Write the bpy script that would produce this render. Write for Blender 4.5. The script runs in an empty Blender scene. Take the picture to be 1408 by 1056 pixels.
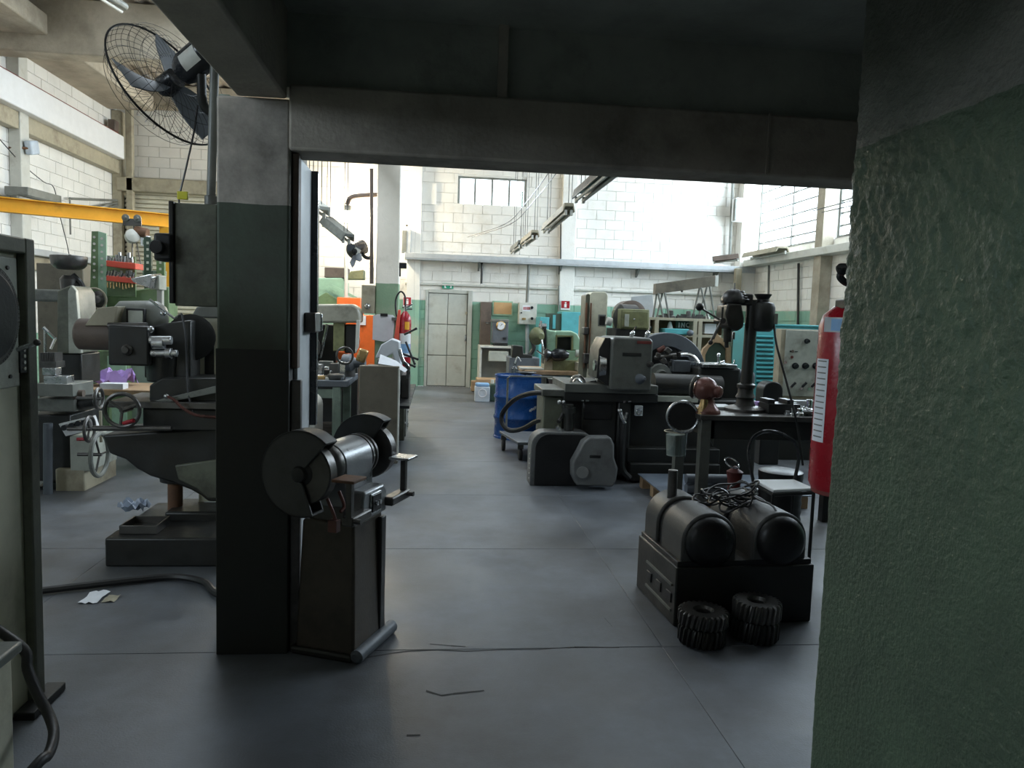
import bpy, bmesh, math, random
from mathutils import Vector, Matrix, noise
random.seed(7)
S = bpy.context.scene
COL = S.collection
PI = math.pi
V = Vector
# ---------------------------------------------------------------- camera
FPX, YAW, PITCH, ROLL, EYE = 1020.0, 0.10432, 0.08978, 0.03344, 1.5
cy, sy, cp, sp = math.cos(YAW), math.sin(YAW), math.cos(PITCH), math.sin(PITCH)
cf = V((sy*cp, cy*cp, -sp)); cr0 = V((cy, -sy, 0)); cu0 = cr0.cross(cf)
cr = cr0*math.cos(ROLL) + cu0*math.sin(ROLL); cu = -cr0*math.sin(ROLL) + cu0*math.cos(ROLL)
cam = bpy.data.cameras.new('camera'); camo = bpy.data.objects.new('camera', cam); COL.objects.link(camo)
m3 = Matrix((cr, cu, -cf)).transposed()
camo.matrix_world = Matrix.Translation((0, 0, EYE)) @ m3.to_4x4()
cam.sensor_width = 36; cam.lens = FPX/1408*36; cam.clip_start = .05; cam.clip_end = 300
S.camera = camo
# ---------------------------------------------------------------- view, world, daylight, added roof lights
S.view_settings.view_transform = 'Standard'; S.view_settings.look = 'None'
S.view_settings.gamma = 1; S.view_settings.use_curve_mapping = False
S.view_settings.exposure = 0.0
w = bpy.data.worlds.new('sky'); S.world = w; w.use_nodes = True
bg = w.node_tree.nodes['Background']; bg.inputs[0].default_value = (.93, .97, 1, 1); bg.inputs[1].default_value = 3.0

def area(name, loc, direction, sx, sy, watts, color=(1, 1, 1)):
    l = bpy.data.lights.new(name, 'AREA'); l.shape = 'RECTANGLE'; l.size = sx; l.size_y = sy; l.energy = watts; l.color = color
    o = bpy.data.objects.new(name, l); COL.objects.link(o); o.location = loc
    o.rotation_euler = V(direction).to_track_quat('-Z', 'Y').to_euler()
    return o
DAY = (.80, .91, 1.0)
WIN_R = [(12.45, 15.35), (9.1, 12.2), (5.75, 8.85)]
for (a, b), p in zip(WIN_R, (430, 360, 200)):          # daylight through the right-hand windows
    area('window_daylight', (7.0, (a+b)/2, 3.95), (-1, 0, -.12), b-a, 1.85, p, DAY)
area('back_window_daylight', (1.09, 16.0, 4.05), (0, -1, -.1), 1.4, .62, 90, DAY)
area('added_roof_light', (-2.3, 9.0, 5.62), (0, 0, -1), 1.7, 6.6, 290, DAY)     # unseen roof light, added to brighten the left bay
area('added_roof_light.001', (3.2, 9.0, 5.62), (0, 0, -1), 1.7, 7, 130, DAY)    # another unseen one, added over the middle bay
area('left_window_daylight', (-6.6, -.7, 3.5), (1, 0, -.05), 3.4, 1.7, 190, DAY)       # near window of the left wall

# ---------------------------------------------------------------- pixel rays -> metric points in the room
EYEV = V((0, 0, EYE))
def ray(x, y): return cf + cr*((x-704)/FPX) - cu*((y-528)/FPX)
def at(x, y, Y): d = ray(x, y); return EYEV + d*(Y/d.y)
def atx(x, y, X): d = ray(x, y); return EYEV + d*(X/d.x)
def fl(x, y, z=0.0): d = ray(x, y); return EYEV + d*((z-EYE)/d.z)

# ---------------------------------------------------------------- mesh builder
class MB:
    def __init__(s): s.v = []; s.f = []
    def add(s, vs, fs):
        n = len(s.v); s.v += [V(p) for p in vs]; s.f += [tuple(i+n for i in f) for f in fs]; return s
    def box(s, x0, x1, y0, y1, z0, z1):
        return s.add([(x0,y0,z0),(x1,y0,z0),(x1,y1,z0),(x0,y1,z0),(x0,y0,z1),(x1,y0,z1),(x1,y1,z1),(x0,y1,z1)],
                     [(0,3,2,1),(4,5,6,7),(0,1,5,4),(1,2,6,5),(2,3,7,6),(3,0,4,7)])
    def fb(s, px0, py0, px1, py1, Y, d=.1):            # a box whose front face fills that patch of the picture at depth Y
        xm, ym = (px0+px1)/2, (py0+py1)/2
        x0, x1 = at(px0, ym, Y).x, at(px1, ym, Y).x; z0, z1 = at(xm, py1, Y).z, at(xm, py0, Y).z
        return s.box(x0, x1, Y, Y+d, z0, z1)
    def ob(s, c, size, M=None):                         # oriented box
        hx, hy, hz = size[0]/2, size[1]/2, size[2]/2; c = V(c)
        b = MB().box(-hx, hx, -hy, hy, -hz, hz)
        return s.add([c + (M @ p if M else p) for p in b.v], b.f)
    def frus(s, c0, a0, b0, c1, a1, b1):                # tapered block, rectangles at c0 and c1
        c0, c1 = V(c0), V(c1); vs = []
        for c, a, b in ((c0, a0, b0), (c1, a1, b1)):
            vs += [c+V((-a/2,-b/2,0)), c+V((a/2,-b/2,0)), c+V((a/2,b/2,0)), c+V((-a/2,b/2,0))]
        return s.add(vs, [(0,3,2,1),(4,5,6,7),(0,1,5,4),(1,2,6,5),(2,3,7,6),(3,0,4,7)])
    def lathe(s, o, ax, prof, n=20, a0=0, a1=2*PI, up=None):   # prof: (t along axis, radius)
        o = V(o); ax = V(ax).normalized()
        up = V(up) if up else (V((0,0,1)) if abs(ax.z) < .9 else V((1,0,0)))
        e1 = (up - ax*up.dot(ax)).normalized(); e2 = ax.cross(e1)
        full = abs(a1-a0-2*PI) < 1e-6; m = n if full else n+1; vs = []; fs = []
        for t, r in prof:
            for i in range(m):
                a = a0+(a1-a0)*i/n; vs.append(o+ax*t+(e1*math.cos(a)+e2*math.sin(a))*r)
        for j in range(len(prof)-1):
            for i in range(n):
                k = (i+1) % m; fs.append((j*m+i, j*m+k, (j+1)*m+k, (j+1)*m+i))
        if full:
            if prof[0][1] > 1e-6: fs.append(tuple(range(m))[::-1])
            if prof[-1][1] > 1e-6: fs.append(tuple((len(prof)-1)*m+i for i in range(m)))
        else:
            pass
        return s.add(vs, fs)
    def cyl(s, p0, p1, r, r1=None, n=14):
        p0, p1 = V(p0), V(p1); return s.lathe(p0, p1-p0, [(0, r), ((p1-p0).length, r if r1 is None else r1)], n)
    def sph(s, c, r, n=10):
        c = V(c); prof = [(-r*math.cos(PI*i/n), max(r*math.sin(PI*i/n), 1e-4)) for i in range(n+1)]
        return s.lathe(c, (0,0,1), prof, n*2)
    def tor(s, c, nrm, R, r, n=24, m=6, a0=0, a1=2*PI, up=None):
        prof = [(r*math.sin(2*PI*i/m), R+r*math.cos(2*PI*i/m)) for i in range(m+1)]
        return s.lathe(c, nrm, prof, n, a0, a1, up) if abs(a1-a0-2*PI) > 1e-6 else s._tor(c, nrm, prof, n)
    def _tor(s, c, nrm, prof, n):
        b = MB(); b.lathe(c, nrm, prof, n); b.f = [f for f in b.f if len(f) == 4]; return s.add(b.v, b.f)
    def tube(s, pts, r, n=6, smooth=True, sub=5):
        P = [V(p) for p in pts]
        if smooth and len(P) > 2:
            Q = []; E = [P[0]*2-P[1]] + P + [P[-1]*2-P[-2]]
            for i in range(1, len(E)-2):
                for k in range(sub):
                    t = k/sub; a, b, c, d = E[i-1], E[i], E[i+1], E[i+2]
                    Q.append(.5*((2*b)+(c-a)*t+(2*a-5*b+4*c-d)*t*t+(3*b-a-3*c+d)*t**3))
            P = Q+[P[-1]]
        vs = []; fs = []; prev = None
        for i, p in enumerate(P):
            d = (P[min(i+1, len(P)-1)]-P[max(i-1, 0)]).normalized()
            if prev is None: u = d.orthogonal().normalized()
            else:
                u = prev-d*prev.dot(d); u = u.normalized() if u.length > 1e-5 else d.orthogonal().normalized()
            prev = u; v2 = d.cross(u)
            for k in range(n):
                a = 2*PI*k/n; vs.append(p+(u*math.cos(a)+v2*math.sin(a))*r)
        for i in range(len(P)-1):
            for k in range(n): fs.append((i*n+k, i*n+(k+1)%n, (i+1)*n+(k+1)%n, (i+1)*n+k))
        fs.append(tuple(range(n))[::-1]); fs.append(tuple((len(P)-1)*n+k for k in range(n)))
        return s.add(vs, fs)
    def prism(s, pts, vec):
        n = len(pts); vec = V(vec); vs = [V(p) for p in pts]+[V(p)+vec for p in pts]
        return s.add(vs, [tuple(range(n))[::-1], tuple(range(n, 2*n))]+[(i, (i+1)%n, n+(i+1)%n, n+i) for i in range(n)])
    def pp(s, px, Y, d):                                # outline at depth Y given real thickness d
        return s.prism([at(x, y, Y) for x, y in px], (0, d, 0))
    def arch(s, c, w, h, r, d, ax='y', k=5):            # upright slab with rounded top corners, c = bottom middle
        c = V(c); o = [(-w/2, 0), (w/2, 0)]
        for i in range(k+1): a = PI/2*i/k; o.append((w/2-r+r*math.cos(a), h-r+r*math.sin(a)))
        for i in range(k+1): a = PI/2*i/k; o.append((-w/2+r-r*math.sin(a), h-r+r*math.cos(a)))
        if ax == 'y': return s.prism([c+V((x, 0, z)) for x, z in o], (0, d, 0))
        return s.prism([c+V((0, x, z)) for x, z in o], (d, 0, 0))
    def xf(s, M): s.v = [M @ p for p in s.v]; return s

def mesh_of(name, mb, mt, origin):
    me = bpy.data.meshes.new(name); me.from_pydata([p-origin for p in mb.v], [], mb.f); me.update()
    b = bmesh.new(); b.from_mesh(me); bmesh.ops.recalc_face_normals(b, faces=b.faces); b.to_mesh(me); b.free()
    for p in me.polygons: p.use_smooth = True
    me.set_sharp_from_angle(angle=math.radians(38))
    me.materials.append(mt); return me
def base_of(mb):
    xs = [p.x for p in mb.v]; ys = [p.y for p in mb.v]; zs = [p.z for p in mb.v]
    return V(((min(xs)+max(xs))/2, (min(ys)+max(ys))/2, min(zs)))
def world_loc(o):
    l = o.location.copy()
    while o.parent: o = o.parent; l += o.location
    return l
def Pt(parent, name, mt, mb, bev=0.0, seg=2, label=None, kind=None):
    og = base_of(mb); o = bpy.data.objects.new(name, mesh_of(name, mb, mt, og)); COL.objects.link(o)
    if parent: o.parent = parent; o.location = og-world_loc(parent)
    else: o.location = og
    if bev:
        md = o.modifiers.new('Bevel', 'BEVEL'); md.width = bev; md.segments = seg; md.limit_method = 'ANGLE'; md.angle_limit = math.radians(40)
    if label: o['label'] = label
    if kind: o['kind'] = kind
    return o
def tag(o, label, cat, group=None):
    o['label'] = label; o['category'] = cat
    if group: o['group'] = group
    return o
def T(name, label, cat, loc, group=None):
    o = bpy.data.objects.new(name, None); COL.objects.link(o); o.location = loc; o.empty_display_size = .1
    return tag(o, label, cat, group)
def solo(name, label, cat, mt, mb, bev=0.0, group=None, seg=2): return tag(Pt(None, name, mt, mb, bev, seg), label, cat, group)
def struct(name, mt, mb, bev=0.0, parent=None):
    o = Pt(parent, name, mt, mb, bev)
    if not parent: o['kind'] = 'structure'
    return o
def dup(o, parent=None, loc=None):
    c = o.copy(); COL.objects.link(c)
    if parent is not None: c.parent = parent
    if loc is not None: c.location = loc
    for ch in [q for q in o.children]: dup(ch, c)
    return c

# ---------------------------------------------------------------- materials
def mat(name, col, rough=.6, metal=0.0, var=.25, dirt=.0, dcol=(.03, .026, .02), sc=6.0, bump=.0, bsc=60.0, spec=.5, fine=.0):
    m = bpy.data.materials.new(name); m.use_nodes = True; nt = m.node_tree; N = nt.nodes; L = nt.links
    b = N['Principled BSDF']; tc = N.new('ShaderNodeTexCoord'); geo = N.new('ShaderNodeNewGeometry')
    n1 = N.new('ShaderNodeTexNoise'); n1.inputs['Scale'].default_value = sc; n1.inputs['Detail'].default_value = 6; n1.inputs['Roughness'].default_value = .65
    L.new(geo.outputs['Position'], n1.inputs['Vector'])
    r1 = N.new('ShaderNodeMapRange'); r1.inputs[1].default_value = .3; r1.inputs[2].default_value = .7
    r1.inputs[3].default_value = 1-var; r1.inputs[4].default_value = 1+var*.4
    L.new(n1.outputs['Fac'], r1.inputs[0])
    hs = N.new('ShaderNodeVectorMath'); hs.operation = 'SCALE'; hs.inputs[0].default_value = col
    L.new(r1.outputs[0], hs.inputs['Scale']); out = hs.outputs[0]
    if dirt:
        n2 = N.new('ShaderNodeTexNoise'); n2.inputs['Scale'].default_value = sc*.45; n2.inputs['Detail'].default_value = 8; n2.inputs['Roughness'].default_value = .7
        L.new(geo.outputs['Position'], n2.inputs['Vector'])
        r2 = N.new('ShaderNodeMapRange'); r2.inputs[1].default_value = .62-dirt*.35; r2.inputs[2].default_value = .78-dirt*.25; r2.inputs[4].default_value = min(1, .5+dirt*.5)
        L.new(n2.outputs['Fac'], r2.inputs[0])
        mx = N.new('ShaderNodeMix'); mx.data_type = 'RGBA'; L.new(r2.outputs[0], mx.inputs[0]); L.new(out, mx.inputs[6]); mx.inputs[7].default_value = (*dcol, 1); out = mx.outputs[2]
    L.new(out, b.inputs['Base Color'])
    rr = N.new('ShaderNodeMapRange'); rr.inputs[1].default_value = .3; rr.inputs[2].default_value = .7; rr.inputs[3].default_value = max(.05, rough-.12); rr.inputs[4].default_value = min(1, rough+.1)
    L.new(n1.outputs['Fac'], rr.inputs[0]); L.new(rr.outputs[0], b.inputs['Roughness'])
    b.inputs['Metallic'].default_value = metal; b.inputs['Specular IOR Level'].default_value = spec
    if bump:
        n3 = N.new('ShaderNodeTexNoise'); n3.inputs['Scale'].default_value = bsc; n3.inputs['Detail'].default_value = 5
        L.new(geo.outputs['Position'], n3.inputs['Vector'])
        bp = N.new('ShaderNodeBump'); bp.inputs['Strength'].default_value = bump; bp.inputs['Distance'].default_value = .01
        L.new(n3.outputs['Fac'], bp.inputs['Height']); L.new(bp.outputs[0], b.inputs['Normal'])
    return m
def paint_split(name, zsplit, low, high, rough=.75, var=.12, dirt=.2, bump=.3, bsc=40, dcol=(.25, .2, .13), wob=.012, spec=.3):
    """two-tone painted wall: green dado below zsplit, pale paint above"""
    m = mat(name, high, rough, 0, var, dirt, dcol, 1.4, bump, bsc, spec); nt = m.node_tree; N = nt.nodes; L = nt.links
    hs = [n for n in N if n.type == 'VECT_MATH'][0]; geo = [n for n in N if n.type == 'NEW_GEOMETRY'][0]
    sx = N.new('ShaderNodeSeparateXYZ'); L.new(geo.outputs['Position'], sx.inputs[0])
    nz = N.new('ShaderNodeTexNoise'); nz.inputs['Scale'].default_value = 9; L.new(geo.outputs['Position'], nz.inputs['Vector'])
    ma = N.new('ShaderNodeMath'); ma.operation = 'MULTIPLY_ADD'; L.new(nz.outputs['Fac'], ma.inputs[0]); ma.inputs[1].default_value = wob; L.new(sx.outputs['Z'], ma.inputs[2])
    gt = N.new('ShaderNodeMath'); gt.operation = 'GREATER_THAN'; L.new(ma.outputs[0], gt.inputs[0]); gt.inputs[1].default_value = zsplit+wob/2
    mx = N.new('ShaderNodeMix'); mx.data_type = 'RGBA'; L.new(gt.outputs[0], mx.inputs[0]); mx.inputs[6].default_value = (*low, 1); mx.inputs[7].default_value = (*high, 1)
    L.new(mx.outputs[2], hs.inputs[0]); return m
def emis(name, col, st):
    m = bpy.data.materials.new(name); m.use_nodes = True; b = m.node_tree.nodes['Principled BSDF']
    b.inputs['Base Color'].default_value = (*col, 1); b.inputs['Emission Color'].default_value = (*col, 1); b.inputs['Emission Strength'].default_value = st; return m
def glassm(name, tint=(.95, .98, 1), gl=.08):
    m = bpy.data.materials.new(name); m.use_nodes = True; nt = m.node_tree; N = nt.nodes; N.remove(N['Principled BSDF'])
    t = N.new('ShaderNodeBsdfTransparent'); t.inputs[0].default_value = (*tint, 1); g = N.new('ShaderNodeBsdfGlossy'); g.inputs['Roughness'].default_value = .08
    x = N.new('ShaderNodeMixShader'); x.inputs[0].default_value = gl
    nt.links.new(t.outputs[0], x.inputs[1]); nt.links.new(g.outputs[0], x.inputs[2]); nt.links.new(x.outputs[0], N['Material Output'].inputs[0]); return m

M = {}
GREEN = (.20, .36, .25)
M['wall'] = paint_split('painted_block', 1.79, (.27, .47, .36), (.84, .82, .77), dirt=.2, dcol=(.55, .48, .37))
M['wall_left'] = paint_split('painted_block_left', 1.0, (.27, .47, .36), (.82, .81, .77), dirt=.1, dcol=(.55, .5, .4))
M['mortar'] = paint_split('painted_mortar', 1.79, (.24, .42, .33), (.74, .72, .67), dirt=.2, dcol=(.4, .35, .27))
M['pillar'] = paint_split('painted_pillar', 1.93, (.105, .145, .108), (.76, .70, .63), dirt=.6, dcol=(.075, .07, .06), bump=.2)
M['cpillar'] = paint_split('painted_centre_pillar', 1.9, (.26, .38, .25), (.92, .86, .76), dirt=.25, dcol=(.55, .48, .38))
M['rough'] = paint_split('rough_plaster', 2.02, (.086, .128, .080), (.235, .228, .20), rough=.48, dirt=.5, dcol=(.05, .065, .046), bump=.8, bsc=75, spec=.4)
M['conc_dark'] = mat('dark_concrete', (.40, .365, .315), .9, 0, .25, .3, (.08, .07, .065), 3, .3, 50, .2)
M['conc_ceil'] = mat('ceiling_concrete', (.36, .38, .34), .9, 0, .25, .2, (.1, .1, .09), 3, .3, 50, .2)
M['conc'] = mat('stained_concrete', (.52, .47, .38), .9, 0, .25, .45, (.24, .21, .16), 2.2, .3, 40, .2)
M['roof'] = mat('grey_roof_sheet', (.42, .38, .33), .8, 0, .2, .2, (.25, .22, .18), 3)
M['floor'] = mat('worn_concrete_floor', (.160, .178, .205), .47, 0, .45, .65, (.070, .070, .070), 1.3, .10, 120, .5)
M['floor_gap'] = mat('floor_joint_dirt', (.05, .05, .05), .9)
def pm(k, c, r=.5, mt=0.0, v=.25, d=.25, dc=(.03, .026, .02), s=7, b=.08, sp=.5): M[k] = mat(k, c, r, mt, v, d, dc, s, b, 80, sp)
pm('mach_dark', (.032, .033, .032), .42, .25, .3, .4)
pm('mach_black', (.016, .016, .017), .4, .1, .3, .1)
pm('mach_green', (.15, .16, .12), .45, 0, .25, .45)
pm('casing', (.68, .66, .52), .45, 0, .2, .3, (.16, .13, .09), 3)
pm('lathe_cover', (.17, .15, .115), .5, 0, .2, .3)
pm('housing', (.115, .12, .108), .42, 0, .2, .3)
pm('guard_dark', (.075, .075, .074), .5, .1, .2, .25)
pm('motor_grey', (.27, .28, .29), .35, .3, .2, .25)
pm('mach_grey', (.20, .21, .19), .45, 0, .25, .35)
pm('mach_pale', (.46, .48, .42), .45, 0, .2, .3, (.12, .1, .07))
pm('grey_blue', (.12, .135, .155), .5, .1, .2, .2)
pm('guard_grey', (.15, .155, .155), .5, 0, .2, .25)
pm('olive', (.22, .23, .11), .5, 0, .2, .3)
pm('beige', (.42, .38, .28), .6, 0, .2, .3, (.15, .12, .08))
pm('steel', (.55, .56, .57), .28, 1, .2, .25, (.1, .09, .08))
pm('chrome', (.8, .81, .83), .12, 1, .05, 0)
pm('iron', (.13, .125, .12), .38, .7, .3, .3)
pm('rust', (.20, .10, .055), .75, .1, .4, .4)
pm('brown', (.14, .105, .085), .6, 0, .25, .3)
pm('wood', (.42, .28, .16), .65, 0, .3, .2, (.12, .08, .05))
pm('slat', (.70, .67, .54), .6, 0, .15, .2, (.3, .27, .2))
pm('arm_grey', (.33, .32, .26), .45, 0, .2, .25)
pm('pedestal', (.085, .07, .055), .5, .1, .25, .35)
pm('dark_sheath', (.028, .03, .027), .55, 0, .3, .3)
pm('cork', (.62, .38, .18), .8, 0, .15, .1, (.3, .18, .08))
pm('red', (.36, .012, .022), .3, 0, .12, .05)
pm('dark_red', (.20, .035, .03), .5, 0, .25, .3)
pm('orange', (.80, .16, .03), .5, 0, .15, .15, (.2, .06, .02))
pm('yellow', (.86, .42, .03), .45, 0, .12, .12, (.3, .14, .03))
pm('tag_yellow', (.75, .7, .05), .5, 0, .05, 0)
pm('teal', (.10, .42, .46), .45, 0, .15, .15, (.05, .15, .16))
pm('mint', (.36, .56, .40), .4, 0, .15, .2, (.12, .16, .1))
pm('grass_green', (.16, .25, .12), .5, 0, .2, .25)
pm('bench_green', (.28, .36, .30), .5, 0, .2, .25)
pm('drum_blue', (.015, .085, .30), .28, 0, .15, .12, (.01, .02, .05))
pm('blue_white', (.55, .63, .72), .5, 0, .2, .2, (.2, .24, .3))
pm('light_blue', (.25, .45, .72), .5, 0, .1, .1)
pm('white', (.82, .83, .84), .5, 0, .06, 0)
pm('paper', (.80, .82, .86), .8, 0, .08, .08, (.5, .5, .5))
pm('off_white', (.60, .60, .55), .55, 0, .12, .2, (.3, .27, .2))
pm('door_grey', (.50, .52, .48), .5, 0, .1, .2, (.28, .25, .2))
pm('tray_grey', (.50, .53, .55), .5, .2, .15, .15, (.3, .28, .25))
pm('rubber', (.014, .014, .015), .5, 0, .2, 0)
pm('cable_black', (.02, .02, .022), .35, 0, .1, 0)
pm('purple', (.42, .27, .62), .7, 0, .2, 0)
pm('rag', (.34, .40, .50), .8, 0, .35, .2)
pm('brass', (.55, .38, .18), .3, .9, .2, .3, (.12, .06, .03))
pm('brick_red', (.15, .06, .05), .3, .25, .25, .35, (.05, .03, .025))
pm('dark_green', (.05, .085, .06), .5, 0, .2, .2)
pm('sign_green', (.02, .30, .18), .5, 0, .05, 0)
pm('plastic_black', (.02, .022, .026), .25, 0, .1, 0)
pm('cap_orange', (.75, .10, .06), .6, 0, .15, .1)
pm('sheet_blue', (.16, .19, .235), .4, .3, .2, .25)
M['glass'] = glassm('window_glass'); M['jar'] = glassm('jar_glass', (.8, .85, .85), .2); M['poly'] = mat('poly_sheet', (.72, .76, .82), .3, 0, .15, 0)
M['lamp'] = emis('lamp_glow', (1, .93, .78), 60)

# ================================================================ SETTING
# floor: cast slabs with open joints
fo = struct('floor', M['floor_gap'], MB().box(-6.3, 6.75, -4, 15.6, -.12, -.012))
xb = [-6.3, -4.92, -1.92, 1.08, 4.08, 6.72]; yb = [-4.02+1.45*k for k in range(14)]; yb[-1] = 15.6
for i in range(len(xb)-1):
    for j in range(len(yb)-1):
        e = .0015
        Pt(fo, 'floor_slab', M['floor'], MB().box(xb[i]+.0006, xb[i+1]-.0006, yb[j]+e, yb[j+1]-e, -.05, 0), .002, 1)

random.seed(2)
for pts in ([(500, 903), (560, 897), (600, 893), (640, 896), (690, 893), (740, 894), (790, 890), (850, 889)], [(592, 886), (618, 888), (640, 890)], [(588, 950), (604, 956), (625, 953), (664, 949)], [(560, 1010), (575, 1012)], [(830, 850), (842, 862)]):
    c = MB(); P = [fl(x+random.uniform(-3, 3), y+random.uniform(-1.5, 1.5)) for x, y in pts]
    for a, b_ in zip(P, P[1:]):
        k = V((0, random.uniform(.003, .008), 0)); c.add([a-k+V((0, 0, .0008)), b_-k*.7+V((0, 0, .0008)), b_+k*.7+V((0, 0, .0008)), a+k+V((0, 0, .0008))], [(0, 1, 2, 3)])
    Pt(fo, 'crack', M['floor_gap'], c)

def blocks(parent, axis, const, u0, u1, z0, z1, holes, vis, sign, mt, cap=300):
    """painted concrete blocks laid in running bond, each its own object where it can be made out"""
    bw, bh, g = .40, .20, .009
    def mk(w):
        b = MB(); h = bh-g
        if axis == 'y': b.box(-w/2, w/2, -.012, .012, -h/2, h/2)
        else: b.box(-.012, .012, -w/2, w/2, -h/2, h/2)
        me = mesh_of('concrete_block', b, mt, V((0, 0, 0))); return me
    cache = {}; rest = MB(); n = 0; pw = world_loc(parent)
    for r in range(int(round((z1-z0)/bh))):
        z = z0+bh*(r+.5); u = u0-(bw/2 if r % 2 else 0)
        while u < u1-.02:
            a, b_ = max(u, u0), min(u+bw, u1); u += bw
            segs = [(a, b_)]
            for (h0, h1, k0, k1) in holes:
                if k0 < z < k1:
                    ns = []
                    for p, q in segs:
                        if h1 <= p or h0 >= q: ns.append((p, q))
                        else:
                            if h0-p > .03: ns.append((p, h0))
                            if q-h1 > .03: ns.append((h1, q))
                    segs = ns
            for p, q in segs:
                if q-p < .03: continue
                c = (p+q)/2; w_ = round(q-p-g, 3)
                loc = V((c, const+random.uniform(-.002, .002), z)) if axis == 'y' else V((const+random.uniform(-.002, .002), c, z))
                if vis(c, z) and n < cap:
                    if w_ not in cache: cache[w_] = mk(w_)
                    o = bpy.data.objects.new('concrete_block', cache[w_]); COL.objects.link(o); o.parent = parent; o.location = loc-pw; n += 1
                else:
                    h = (bh-g)/2
                    if axis == 'y': rest.box(c-w_/2, c+w_/2, const-.012, const+.012, z-h, z+h)
                    else: rest.box(const-.012, const+.012, c-w_/2, c+w_/2, z-h, z+h)
    if rest.v: Pt(parent, 'concrete_blocks', mt, rest, kind='stuff')

YB = 15.6
WB = (.38, 1.80, 3.74, 4.36)      # back window
SH = (-6.15, -3.3, 0, 3.85)       # shutter opening
DR = (-.22, .70, 0, 1.99)         # back door
def wall_pieces(u0, u1, z0, z1, holes):
    """rectangles of a wall round its openings"""
    us = sorted({u0, u1, *[h for q in holes for h in q[:2]]}); zs = sorted({z0, z1, *[h for q in holes for h in q[2:]]}); out = []
    for a, b in zip(us, us[1:]):
        run = None
        for c, d in zip(zs, zs[1:]):
            hit = any(q[0] < (a+b)/2 < q[1] and q[2] < (c+d)/2 < q[3] for q in holes)
            if hit:
                if run: out.append((a, b, *run)); run = None
            else: run = (run[0], d) if run else (c, d)
        if run: out.append((a, b, *run))
    return out
b = MB()
for u, v_, z0, z1 in wall_pieces(-6.5, 6.95, 0, 5.8, [WB, SH, DR]): b.box(u, v_, YB+.012, YB+.2, z0, z1)
wb = struct('wall_back', M['mortar'], b)
blocks(wb, 'y', YB+.005, -6.3, 6.72, 0, 5.8, [WB, SH, DR], lambda c, z: c > -.7 and 1.75 < z < 4.7, -1, M['wall'])
RH = [(a, b_, 3.02, 4.9) for a, b_ in WIN_R]
b = MB()
for u, v_, z0, z1 in wall_pieces(-4, YB, 0, 5.8, RH): b.box(6.732, 6.9, u, v_, z0, z1)
wr = struct('wall_right', M['mortar'], b)
blocks(wr, 'x', 6.725, 3.4, YB, 0, 5.8, RH, lambda c, z: c > 10.6 and 1.2 < z < 4.9, -1, M['wall'])
LW = (-2.5, 1.1, 2.6, 4.4)
b = MB()
for u, v_, z0, z1 in wall_pieces(-4, YB, 0, 5.8, [LW]): b.box(-6.5, -6.312, u, v_, z0, z1)
wl = struct('wall_left', M['wall_left'], b)
blocks(wl, 'x', -6.305, -4, YB, 0, 5.8, [LW], lambda c, z: c > 11.2 and 1.9 < z < 5.2, 1, M['wall_left'])
struct('wall_front', M['conc_dark'], MB().box(-6.5, 6.9, -4.2, -4, 0, 5.8))

# roof: corrugated sheets, girders and purlin
ro = MB(); xs = [-6.5+.055*i for i in range(int(13.4/.055)+1)]
def corr(y0, y1, xa, xb_):
    X = [x for x in xs if xa-.01 <= x <= xb_+.01]; vs = []; fs = []
    for i, x in enumerate(X):
        z = 5.72+(.03 if i % 4 in (1, 2) else 0); vs += [(x, y0, z), (x, y1, z)]
    for i in range(len(X)-1): fs.append((2*i, 2*i+1, 2*i+3, 2*i+2))
    ro.add(vs, fs)
corr(-4, 15.8, -6.5, -4.5); corr(-4, 15.8, -1.4, 2.3); corr(-4, 15.8, 4.1, 6.9)
for xa, xb_, ys in ((-4.5, -3.2, [(-4, 15.8)]), (-3.2, -2.7, [(-4, 5.6), (12.4, 15.8)]), (-2.7, -1.4, [(-4, 5.6), (12.4, 15.8)]), (2.3, 4.1, [(-4, 5.4), (12.6, 15.8)])):
    for y0, y1 in ys: corr(y0, y1, xa, xb_)
struct('ceiling', M['roof'], ro)
for i, (xa, xb_, y0, y1) in enumerate(((-3.2, -1.4, 5.6, 12.4), (2.3, 4.1, 5.4, 12.6))):
    struct('window_%d' % (20+i), M['off_white'], MB().box(xa, xb_, y0, y1, 5.70, 5.72))  # unseen roof panels, added above the roof lights
gz = at(60, 72, 11.3).z
struct('trim_1', M['conc'], MB().box(-6.3, 6.7, 11.3, 11.62, gz, 5.70), .02)
struct('trim_2', M['conc'], MB().box(-6.3, 6.7, 15.2, 15.58, 5.30, 5.70), .02)
struct('trim_3', M['conc'], MB().box(-6.3, 6.7, 6.0, 6.3, gz, 5.70), .02)
for i, (y0, y1) in enumerate(((-4, 6.0), (6.3, 11.3), (11.62, 15.2))):
    struct('trim_%d' % (4+i), M['conc'], MB().box(-6.3, -5.45, y0, y1, 5.18, 5.46), .02)
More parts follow.
